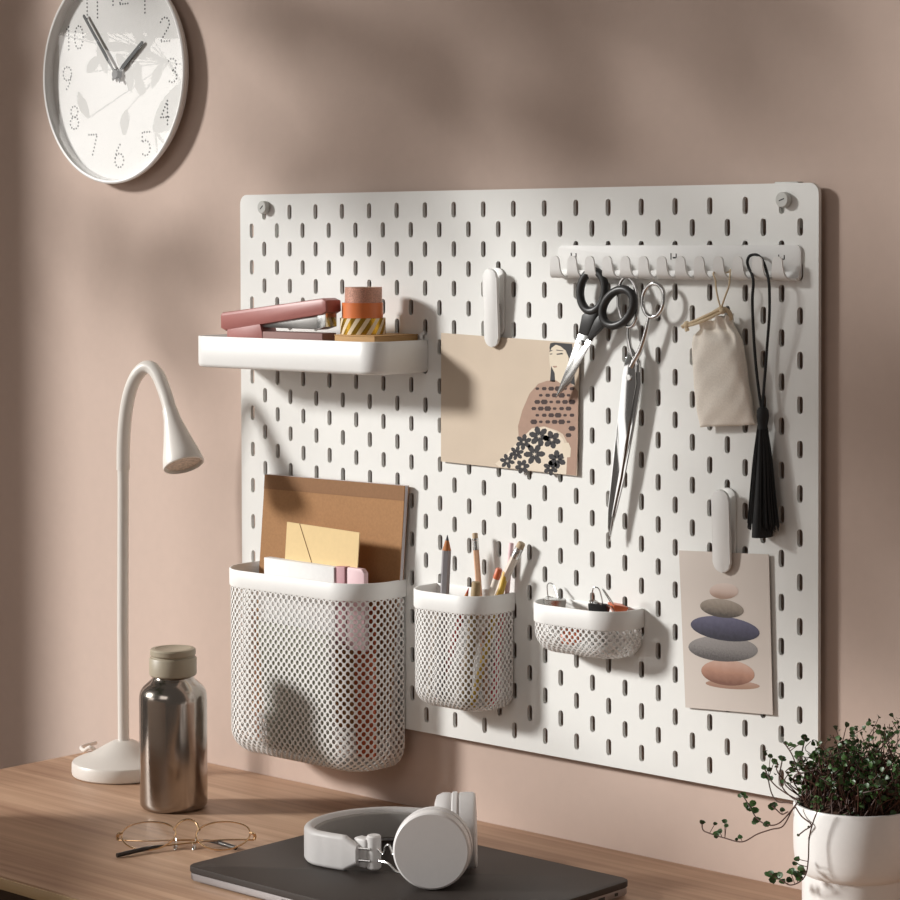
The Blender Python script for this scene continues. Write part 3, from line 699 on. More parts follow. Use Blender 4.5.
bm = NB(); e1 = (fr[3] - fr[0]).normalized() * .0155; e2 = (fr[2] - fr[1]).normalized() * .0155
prism(bm, [fr[0] + V(0, -.0003, .0001), fr[1] + V(0, -.0003, .0001), fr[1] + e2 + V(0, -.0003, 0), fr[0] + e1 + V(0, -.0003, 0)], V(0, .0004, 0)); obj('binding_tape', bm, M['kraft_dark'], nb)
EV = [(-0.26423, -0.04, 1.03236), (-0.15655, -0.04, 1.02946), (-0.1572, -0.044, 0.98609), (-0.26453, -0.044, 0.9837)]
ev = [Vector(q) for q in EV]
env = thing('envelope', ev[3], 'cream yellow envelope standing upright in the tall basket', 'envelope')
dn = (ev[3] - ev[0]).normalized()
pv = [ev[0], ev[1], ev[1] + dn * .075, ev[0] + dn * .075]
bm = NB(); prism(bm, pv, V(0, .0012, 0)); obj('envelope_body', bm, M['envelope'], env)
bm = NB(); c0 = pv[0].lerp(pv[1], .18); c1 = pv[0].lerp(pv[3], .62) + (pv[1] - pv[0]) * .42
tube(bm, [c0 + V(0, -.0002, 0), c1 + V(0, -.0002, 0)], .0004, 5); obj('flap_edge', bm, M['kraft_dark'], env)
WB = [(-0.28765, -0.052, 0.99368), (-0.182, -0.052, 0.99246), (-0.18368, -0.052, 0.95848), (-0.28946, -0.052, 0.95874)]
wb_ = [Vector(q) for q in WB]
wp = thing('notepad', (wb_[0] + wb_[1]) / 2 - V(0, 0, .09), 'white notepad block poking out of the front of the tall basket', 'notepad')
bm = NB(); prism(bm, [wb_[0], wb_[1], wb_[1] - V(0, 0, .085), wb_[0] - V(0, 0, .085)], V(0, .010, 0), .0005); obj('page_block', bm, M['paper'], wp)
PKA = [(-0.1843, -0.05, 0.99309), (-0.1682, -0.05, 0.99401)]
pk = thing('sticky_note_pad', Vector(PKA[0]) - V(0, 0, .08), 'narrow rose sticky pad beside the white notepad in the tall basket', 'notepad')
bm = NB(); a, b = Vector(PKA[0]), Vector(PKA[1]); prism(bm, [a + V(.0012, 0, 0), b, b - V(0, 0, .08), a + V(.0012, 0, -.08)], V(0, .012, 0), .0006); obj('pad_sheets', bm, M['pink_dark'], pk)
PKB = [(-0.16961, -0.048, 0.99368), (-0.1424, -0.048, 0.99354)]
pb = thing('pencil_case', Vector(PKB[0]) - V(0, 0, .09), 'pale pink case at the right end of the tall basket', 'case')
bm = NB(); a, b = Vector(PKB[0]), Vector(PKB[1]); prism(bm, [a + V(.001, 0, -.002), a + V(.003, 0, 0), b + V(-.004, 0, 0), b + V(0, 0, -.004), b - V(0, 0, .085), a + V(.001, 0, -.085)], V(0, .007, 0), .0015); obj('case_body', bm, M['pink'], pb)
sg = thing('notebook', (-.22, -.06, .784), 'sage grey notebook seen through the front of the tall mesh basket', 'notebook')
SG = [(-0.28405, -0.066, 0.92884), (-0.1771, -0.066, 0.92551), (-0.17409, -0.064, 0.79284), (-0.2702, -0.064, 0.79387)]
q = [Vector(p) for p in SG]
bm = NB(); prism(bm, q, V(0, .003, 0), .0004); obj('cover', bm, M['sage'], sg)
bm = NB(); prism(bm, [p + V(.0006, .0032, -.0008) for p in q], V(0, .004, 0)); obj('pages', bm, M['paper'], sg)
tc_ = thing('folder', (-.15, -.035, .784), 'terracotta folder seen through the right of the tall mesh basket', 'folder')
bm = NB(); prism(bm, [(-.172, -.034, .95), (-.141, -.034, .955), (-.141, -.034, .795), (-.168, -.034, .795)], V(0, .002, 0)); obj('folder_sheet', bm, M['terracotta'], tc_)
bs = thing('card_strip', (-.335, -.04, .784), 'thin brown card strip seen through the left of the tall mesh basket', 'card')
bm = NB(); prism(bm, [(-.3345, -.026, .93), (-.3310, -.026, .93), (-.3250, -.026, .79), (-.3295, -.026, .79)], V(0, .0012, 0)); obj('strip', bm, M['brown_strip'], bs)
ws = thing('paper_sheet', (-.3, -.02, .784), 'loose white sheet behind the mesh at the left of the tall basket', 'paper')
bm = NB(); prism(bm, [(-.338, -.014, .955), (-.28, -.014, .955), (-.28, -.014, .79), (-.328, -.014, .79)], V(0, .0008, 0)); obj('sheet', bm, M['paper'], ws)

# --- pencils
def pencil(name, tip, foot, r, body, kind, label, cat='pencil', hexa=True, extra=None):
    """tip: upper end, foot: lower end (world)"""
    a, b = Vector(tip), Vector(foot); d = (b - a); Ln = d.length; d.normalize()
    t = thing(name, foot, label, cat, 'pencils and pens in the mesh cup')
    x, y, z_ = frame(d); seg = 6 if hexa else 20
    def seg_lathe(prof, nm, m, sg=seg, sharp=25, lab=None):
        bm = NB(); lathe(bm, prof, a, d, sg); return obj(nm, bm, M[m], t, angle=sharp, label=lab)
    if kind == 'point':
        seg_lathe([(.0003, 0), (r * .42, .006), (0, .006)], 'lead', extra or 'graphite', 14, 60)
        seg_lathe([(r * .40, .0055), (r * .98, .0155), (0, .0155)], 'sharpened_tip', 'cut_wood', 14, 60)
        seg_lathe([(0, .0150), (r, .0150), (r, Ln), (0, Ln)], 'shaft', body)
    elif kind == 'ferrule':
        seg_lathe([(0, 0), (r * .8, 0), (r * .95, .001), (r * .95, .006), (0, .006)], 'eraser', 'eraser', 18, 40)
        seg_lathe([(0, .0055), (r * 1.06, .0055), (r * 1.06, .0075), (r * .99, .008), (r * 1.06, .009), (r * .99, .010), (r * 1.06, .011), (r * 1.06, .017), (0, .017)], 'ferrule', 'silver', 20, 30)
        seg_lathe([(0, .0165), (r, .0165), (r, Ln), (0, Ln)], 'shaft', body)
    elif kind == 'cap':
        seg_lathe([(0, 0), (r * .75, 0), (r, .0015), (r, .011), (0, .011)], 'cap', extra or 'orange_clip', 20, 40)
        seg_lathe([(0, .0105), (r * .95, .0105), (r * .95, Ln), (0, Ln)], 'shaft', body, 20)
    elif kind == 'stub':
        seg_lathe([(0, 0), (r * .9, 0), (r, .001), (r, Ln), (0, Ln)], 'shaft', body, 20, 40)
    return t
CZ = .866
pencil('carpenter_pencil', (-0.0425, -0.0300, 1.0354), (-.050, -.034, CZ), .0046, 'pencil_grey', 'point', 'thick grey pencil with its dark point up at the left of the cup')
pencil('pencil', (-0.0198, -0.0140, 1.0378), (.000, -.018, CZ), .0030, 'pencil_wood', 'ferrule', 'natural wood pencil with silver ferrule leaning left in the cup')
pencil('cork_stub', (0.0017, -0.0360, 0.9929), (-.010, -.040, CZ), .0045, 'cork', 'stub', 'short thick tan crayon stub at the middle of the cup', 'crayon')
pencil('marker_pen', (0.0215, -0.0240, 1.0068), (-.030, -.032, CZ), .0034, 'pencil_white', 'cap', 'white marker pen with an orange end in the cup', 'pen')
pencil('gold_pen', (0.0204, -0.0130, 1.0021), (-.012, -.028, CZ), .0034, 'yellow', 'stub', 'yellow and gold pen leaning right in the cup', 'pen')
pencil('pencil', (0.0388, -0.0100, 1.0322), (-.052, -.022, CZ), .0042, 'pencil_white', 'ferrule', 'thick white pencil with pale eraser leaning right out of the cup')
pencil('pencil', (0.0208, -0.0050, 1.0302), (.006, -.010, CZ), .0024, 'pink', 'stub', 'thin pink pencil behind the thick white pencil')
pencil('pencil', (-0.0123, -0.0320, 0.9851), (-.060, -.026, CZ), .0032, 'red', 'point', 'red pencil with its red tip just above the cup rim', extra='red')
pencil('pencil', (.0150, -.0110, .972), (.003, -.0135, CZ), .0032, 'coral', 'stub', 'coral red pencil at the right of the cup, seen through the mesh')
pencil('pencil', (-0.0493, -0.0400, 0.9583), (-.064, -.036, CZ), .0020, 'pencil_white', 'stub', 'thin white stick at the left of the cup, seen through the mesh')

# --- clips in the shallow tray
def binder_clip(name, c, ang, tilt, body, label, w=.019):
    t = thing(name, c, label, 'binder clip', 'binder clips in the shallow mesh tray')
    Rm = Matrix.Rotation(ang, 3, 'Z') @ Matrix.Rotation(tilt, 3, 'X'); c = Vector(c)
    sec = [(-.006, 0), (-.0064, .0015), (-.0015, .0125), (0, .0135), (.0015, .0125), (.0064, .0015), (.006, 0)]
    bm = NB(); prism(bm, [c + Rm @ V(-w / 2, a, b) for a, b in sec], Rm @ V(w, 0, 0), .0004); obj('spring_body', bm, M[body], t)
    for s in (-1, 1):
        bm = NB(); tube(bm, catmull([c + Rm @ V(-.005, s * .001, .012), c + Rm @ V(-.0045, s * .004, .019), c + Rm @ V(-.003, s * .007, .027), c + Rm @ V(0, s * .0078, .029), c + Rm @ V(.003, s * .007, .027), c + Rm @ V(.0045, s * .004, .019), c + Rm @ V(.005, s * .001, .012)], 4), .0006, 6); obj('wire_handle', bm, M['silver'], t)
    return t
CLO = (0.16736, -0.014, 0.97744)
binder_clip('binder_clip', CLO, 2.5, -.95, 'orange_clip', 'orange binder clip at the right end of the shallow mesh tray', .022)
CLB = (0.15184, -0.028, 0.97653)
binder_clip('binder_clip', CLB, .4, .75, 'black_plastic', 'black binder clip with raised wire handles in the middle of the shallow tray', .018)
CLS = (0.09406, -0.024, 0.97694)
binder_clip('binder_clip', CLS, -2.2, 1.15, 'silver', 'silver binder clip at the left end of the shallow mesh tray', .020)
binder_clip('binder_clip', (.118, -.030, .945), .2, .2, 'orange_clip', 'orange red binder clip seen through the mesh of the shallow tray', .018)

# ------------------------------------------------------------------ clips holding the postcards
def board_clip(top, bot, w, label):
    t = thing('spring_clip', bot, label, 'clip', 'white clips holding postcards')
    top, bot = Vector(top), Vector(bot); d = (bot - top); L = d.length; d.normalize()
    sd = V(1, 0, 0); nn = d.cross(sd).normalized()
    if nn.y > 0: nn = -nn
    m = (top + bot) / 2
    pts = [m + sd * a + d * b for a, b in rrect(w, L, w * .48, 7)]
    bm = NB(); prism(bm, pts, -nn * .0035, .0012); obj('paddle', bm, M['white'], t)
    zt, zb = top.z + .001, top.z - L * .86
    m2 = V(m.x + .001, -.0028, (zt + zb) / 2); pts = [m2 + V(a, 0, b) for a, b in rrect(w * .94, zt - zb, w * .45, 7)]
    bm = NB(); prism(bm, pts, (0, .0026, 0), .0008); obj('paddle', bm, M['white'], t)
    pv_ = top + d * L * .5
    bm = NB(); box(bm, (pv_.x, (pv_.y + .0025 - .0005) / 2, pv_.z), (w * .55, abs(pv_.y) - .003, .009), bev=.0008); obj('pivot_block', bm, M['grey_plastic'], t)
    bm = NB(); tube(bm, [(pv_.x - w * .36, (pv_.y - .003) / 2, pv_.z), (pv_.x + w * .36, (pv_.y - .003) / 2, pv_.z)], .0016, 10); obj('spring', bm, M['silver'], t)
board_clip((0.0007, -0.0150, 1.3025), (-0.0017, -0.0088, 1.2242), .0185, 'white clip holding the postcard of a seated woman')
board_clip((0.2819, -0.0150, 1.1015), (0.2797, -0.0088, 1.0243), .0195, 'white clip holding the postcard of stacked stones')

# ------------------------------------------------------------------ postcard with the figure
C1 = [(-0.07465, -0.0035, 1.23671), (0.10712, -0.0035, 1.23116), (0.10374, -0.0035, 1.10215), (-0.07548, -0.0035, 1.10552)]
cd = thing('postcard', C1[3], 'beige postcard printed with a dark haired woman in patterned clothes', 'postcard')
bm = NB(); prism(bm, C1, (0, .0007, 0)); obj('card', bm, M['card_back'], cd, flat=True)
ARTM = [mat('print_black', (.018, .016, .018), .6), mat('print_skin', 'ddd0bb', .7), mat('print_brown', 'a98a78', .7, noise=.06, nscale=90), mat('print_dark_brown', '3a2622', .7), mat('print_cream', 'e0d2bf', .7), mat('print_pattern_black', (.022, .018, .02), .65)]
HAIR = [(0.06941, -0.00362, 1.22602), (0.07052, -0.00362, 1.23001), (0.07531, -0.00362, 1.23098), (0.09793, -0.00362, 1.23018), (0.09972, -0.00362, 1.21621), (0.10148, -0.00362, 1.1902), (0.09568, -0.00362, 1.19194), (0.09498, -0.00362, 1.20483), (0.0928, -0.00362, 1.20757), (0.09427, -0.00362, 1.21604), (0.08993, -0.00362, 1.22378), (0.07897, -0.00362, 1.22854), (0.07309, -0.00362, 1.22556), (0.0705, -0.00362, 1.2187)]
HAIR2 = [(0.07161, -0.00366, 1.20799), (0.07601, -0.00366, 1.2008), (0.07672, -0.00366, 1.19235), (0.0701, -0.00366, 1.19267)]
FACE = [(0.06904, -0.00364, 1.2195), (0.072, -0.00364, 1.22553), (0.07752, -0.00364, 1.22878), (0.08338, -0.00364, 1.22753), (0.08921, -0.00364, 1.22376), (0.09321, -0.00364, 1.21826), (0.09392, -0.00364, 1.21042), (0.0928, -0.00364, 1.19914), (0.09424, -0.00364, 1.19189), (0.08622, -0.00364, 1.18961), (0.0767, -0.00364, 1.19151), (0.07599, -0.00364, 1.20136), (0.07158, -0.00364, 1.20347), (0.06939, -0.00364, 1.21103)]
BODY = [(0.07746, -0.00366, 1.19408), (0.08624, -0.00366, 1.1899), (0.09426, -0.00366, 1.19301), (0.10078, -0.00366, 1.18877), (0.10547, -0.00366, 1.18419), (0.10502, -0.00366, 1.13512), (0.10278, -0.00366, 1.10272), (0.0897, -0.00366, 1.10273), (0.09159, -0.00366, 1.13439), (0.08613, -0.00366, 1.14199), (0.07882, -0.00366, 1.145), (0.06223, -0.00366, 1.14841), (0.04622, -0.00366, 1.14561), (0.03983, -0.00366, 1.13443), (0.02967, -0.00366, 1.13389), (0.02857, -0.00366, 1.14673), (0.03427, -0.00366, 1.16274), (0.0437, -0.00366, 1.17971), (0.05492, -0.00366, 1.18983), (0.06604, -0.00366, 1.19309)]
SKIRT = [(-0.00162, -0.00368, 1.10763), (0.01219, -0.00368, 1.11711), (0.02665, -0.00368, 1.12971), (0.04624, -0.00368, 1.14504), (0.06336, -0.00368, 1.1479), (0.07736, -0.00368, 1.14436), (0.08687, -0.00368, 1.13696), (0.09195, -0.00368, 1.12315), (0.09044, -0.00368, 1.10278), (0.06769, -0.00368, 1.10303), (0.04164, -0.00368, 1.10425), (0.00374, -0.00368, 1.10478)]
HANDP = [(0.08469, -0.00371, 1.13289), (0.09345, -0.00371, 1.13393), (0.09635, -0.00371, 1.12847), (0.0956, -0.00371, 1.11999), (0.08758, -0.00371, 1.11895), (0.08541, -0.00371, 1.12503)]
DOTS = [[(0.05642, -0.0037, 1.18506), (0.05538, -0.0037, 1.18375), (0.05225, -0.0037, 1.18362), (0.05121, -0.0037, 1.18486), (0.05226, -0.0037, 1.18617), (0.05539, -0.0037, 1.18629)], [(0.06602, -0.0037, 1.18544), (0.0647, -0.0037, 1.18377), (0.06075, -0.0037, 1.18362), (0.05943, -0.0037, 1.18518), (0.06075, -0.0037, 1.18685), (0.06471, -0.0037, 1.187)], [(0.07556, -0.0037, 1.18582), (0.07397, -0.0037, 1.1838), (0.0692, -0.0037, 1.18361), (0.06761, -0.0037, 1.1855), (0.06921, -0.0037, 1.18752), (0.07398, -0.0037, 1.18771)], [(0.08506, -0.0037, 1.18619), (0.08319, -0.0037, 1.18383), (0.07761, -0.0037, 1.1836), (0.07575, -0.0037, 1.18582), (0.07762, -0.0037, 1.18819), (0.0832, -0.0037, 1.18841)], [(0.09173, -0.0037, 1.18645), (0.09071, -0.0037, 1.18515), (0.08765, -0.0037, 1.18503), (0.08663, -0.0037, 1.18625), (0.08765, -0.0037, 1.18755), (0.09072, -0.0037, 1.18767)], [(0.10114, -0.0037, 1.18682), (0.09984, -0.0037, 1.18517), (0.09597, -0.0037, 1.18502), (0.09468, -0.0037, 1.18657), (0.09598, -0.0037, 1.18822), (0.09985, -0.0037, 1.18837)], [(0.06086, -0.0037, 1.17871), (0.05982, -0.0037, 1.1774), (0.0567, -0.0037, 1.17727), (0.05566, -0.0037, 1.1785), (0.05671, -0.0037, 1.17981), (0.05983, -0.0037, 1.17994)], [(0.07043, -0.0037, 1.17911), (0.06912, -0.0037, 1.17744), (0.06517, -0.0037, 1.17727), (0.06386, -0.0037, 1.17883), (0.06518, -0.0037, 1.1805), (0.06912, -0.0037, 1.18066)], [(0.07995, -0.0037, 1.1795), (0.07837, -0.0037, 1.17748), (0.0736, -0.0037, 1.17728), (0.07202, -0.0037, 1.17917), (0.07361, -0.0037, 1.18119), (0.07837, -0.0037, 1.18139)], [(0.08942, -0.0037, 1.17989), (0.08756, -0.0037, 1.17752), (0.08199, -0.0037, 1.17729), (0.08014, -0.0037, 1.17951), (0.082, -0.0037, 1.18188), (0.08757, -0.0037, 1.1821)], [(0.09608, -0.0037, 1.18016), (0.09506, -0.0037, 1.17886), (0.09201, -0.0037, 1.17874), (0.09099, -0.0037, 1.17995), (0.09201, -0.0037, 1.18126), (0.09507, -0.0037, 1.18138)], [(0.0578, -0.0037, 1.17205), (0.05619, -0.0037, 1.17002), (0.05137, -0.0037, 1.16981), (0.04976, -0.0037, 1.17171), (0.05138, -0.0037, 1.17374), (0.0562, -0.0037, 1.17395)], [(0.06739, -0.0037, 1.17247), (0.06551, -0.0037, 1.17008), (0.05987, -0.0037, 1.16983), (0.05799, -0.0037, 1.17206), (0.05988, -0.0037, 1.17445), (0.06552, -0.0037, 1.17469)], [(0.07414, -0.0037, 1.17276), (0.0731, -0.0037, 1.17145), (0.07001, -0.0037, 1.17131), (0.06898, -0.0037, 1.17253), (0.07002, -0.0037, 1.17385), (0.07311, -0.0037, 1.17398)], [(0.08364, -0.0037, 1.17317), (0.08233, -0.0037, 1.1715), (0.07842, -0.0037, 1.17133), (0.07711, -0.0037, 1.17289), (0.07842, -0.0037, 1.17455), (0.08234, -0.0037, 1.17472)], [(0.09309, -0.0037, 1.17358), (0.09151, -0.0037, 1.17156), (0.08678, -0.0037, 1.17136), (0.08521, -0.0037, 1.17324), (0.08679, -0.0037, 1.17525), (0.09152, -0.0037, 1.17545)], [(0.10249, -0.0037, 1.17398), (0.10064, -0.0037, 1.17162), (0.09511, -0.0037, 1.17138), (0.09327, -0.0037, 1.17358), (0.09512, -0.0037, 1.17595), (0.10065, -0.0037, 1.17618)], [(0.05262, -0.0037, 1.16529), (0.05129, -0.0037, 1.16361), (0.0473, -0.0037, 1.16342), (0.04597, -0.0037, 1.16499), (0.04731, -0.0037, 1.16667), (0.05129, -0.0037, 1.16685)], [(0.06224, -0.0037, 1.16572), (0.06063, -0.0037, 1.16369), (0.05582, -0.0037, 1.16347), (0.05422, -0.0037, 1.16536), (0.05583, -0.0037, 1.1674), (0.06064, -0.0037, 1.16761)], [(0.0718, -0.0037, 1.16615), (0.06992, -0.0037, 1.16376), (0.0643, -0.0037, 1.16351), (0.06242, -0.0037, 1.16573), (0.06431, -0.0037, 1.16812), (0.06994, -0.0037, 1.16837)], [(0.07853, -0.0037, 1.16645), (0.0775, -0.0037, 1.16514), (0.07441, -0.0037, 1.165), (0.07339, -0.0037, 1.16622), (0.07442, -0.0037, 1.16753), (0.07751, -0.0037, 1.16767)], [(0.08801, -0.0037, 1.16688), (0.08671, -0.0037, 1.16522), (0.0828, -0.0037, 1.16504), (0.0815, -0.0037, 1.16659), (0.08281, -0.0037, 1.16825), (0.08671, -0.0037, 1.16843)], [(0.09744, -0.0037, 1.1673), (0.09586, -0.0037, 1.16529), (0.09115, -0.0037, 1.16508), (0.08958, -0.0037, 1.16695), (0.09116, -0.0037, 1.16897), (0.09587, -0.0037, 1.16918)], [(0.05636, -0.0037, 1.15892), (0.05531, -0.0037, 1.1576), (0.05219, -0.0037, 1.15745), (0.05115, -0.0037, 1.15867), (0.05219, -0.0037, 1.16), (0.05532, -0.0037, 1.16014)], [(0.06596, -0.0037, 1.15937), (0.06464, -0.0037, 1.15769), (0.06068, -0.0037, 1.1575), (0.05936, -0.0037, 1.15906), (0.06069, -0.0037, 1.16074), (0.06464, -0.0037, 1.16092)], [(0.0755, -0.0037, 1.15982), (0.07391, -0.0037, 1.15779), (0.06914, -0.0037, 1.15756), (0.06755, -0.0037, 1.15944), (0.06914, -0.0037, 1.16147), (0.07392, -0.0037, 1.1617)], [(0.085, -0.0037, 1.16026), (0.08314, -0.0037, 1.15788), (0.07755, -0.0037, 1.15762), (0.07569, -0.0037, 1.15982), (0.07756, -0.0037, 1.16221), (0.08315, -0.0037, 1.16247)], [(0.09168, -0.0037, 1.16057), (0.09065, -0.0037, 1.15927), (0.08759, -0.0037, 1.15912), (0.08657, -0.0037, 1.16033), (0.0876, -0.0037, 1.16164), (0.09066, -0.0037, 1.16179)], [(0.10109, -0.0037, 1.16101), (0.09979, -0.0037, 1.15936), (0.09592, -0.0037, 1.15917), (0.09463, -0.0037, 1.16071), (0.09592, -0.0037, 1.16237), (0.0998, -0.0037, 1.16255)], [(0.054, -0.0037, 1.15227), (0.0521, -0.0037, 1.14986), (0.04641, -0.0037, 1.14958), (0.04452, -0.0037, 1.1518), (0.04642, -0.0037, 1.15421), (0.05211, -0.0037, 1.15449)], [(0.06079, -0.0037, 1.1526), (0.05975, -0.0037, 1.15127), (0.05663, -0.0037, 1.15112), (0.0556, -0.0037, 1.15234), (0.05664, -0.0037, 1.15367), (0.05976, -0.0037, 1.15382)], [(0.07037, -0.0037, 1.15306), (0.06905, -0.0037, 1.15139), (0.06511, -0.0037, 1.15119), (0.0638, -0.0037, 1.15274), (0.06512, -0.0037, 1.15442), (0.06906, -0.0037, 1.15461)], [(0.0799, -0.0037, 1.15353), (0.07831, -0.0037, 1.1515), (0.07354, -0.0037, 1.15126), (0.07196, -0.0037, 1.15314), (0.07355, -0.0037, 1.15517), (0.07831, -0.0037, 1.1554)], [(0.08937, -0.0037, 1.15399), (0.08751, -0.0037, 1.15161), (0.08194, -0.0037, 1.15133), (0.08008, -0.0037, 1.15354), (0.08195, -0.0037, 1.15592), (0.08752, -0.0037, 1.15619)], [(0.09603, -0.0037, 1.15431), (0.09501, -0.0037, 1.15301), (0.09195, -0.0037, 1.15285), (0.09093, -0.0037, 1.15407), (0.09196, -0.0037, 1.15538), (0.09501, -0.0037, 1.15552)], [(0.10244, -0.0037, 1.14817), (0.10059, -0.0037, 1.1458), (0.09506, -0.0037, 1.14552), (0.09322, -0.0037, 1.14771), (0.09507, -0.0037, 1.15009), (0.1006, -0.0037, 1.15036)], [(0.09738, -0.0037, 1.14146), (0.09581, -0.0037, 1.13943), (0.09109, -0.0037, 1.13918), (0.08952, -0.0037, 1.14104), (0.0911, -0.0037, 1.14307), (0.09582, -0.0037, 1.14332)]]
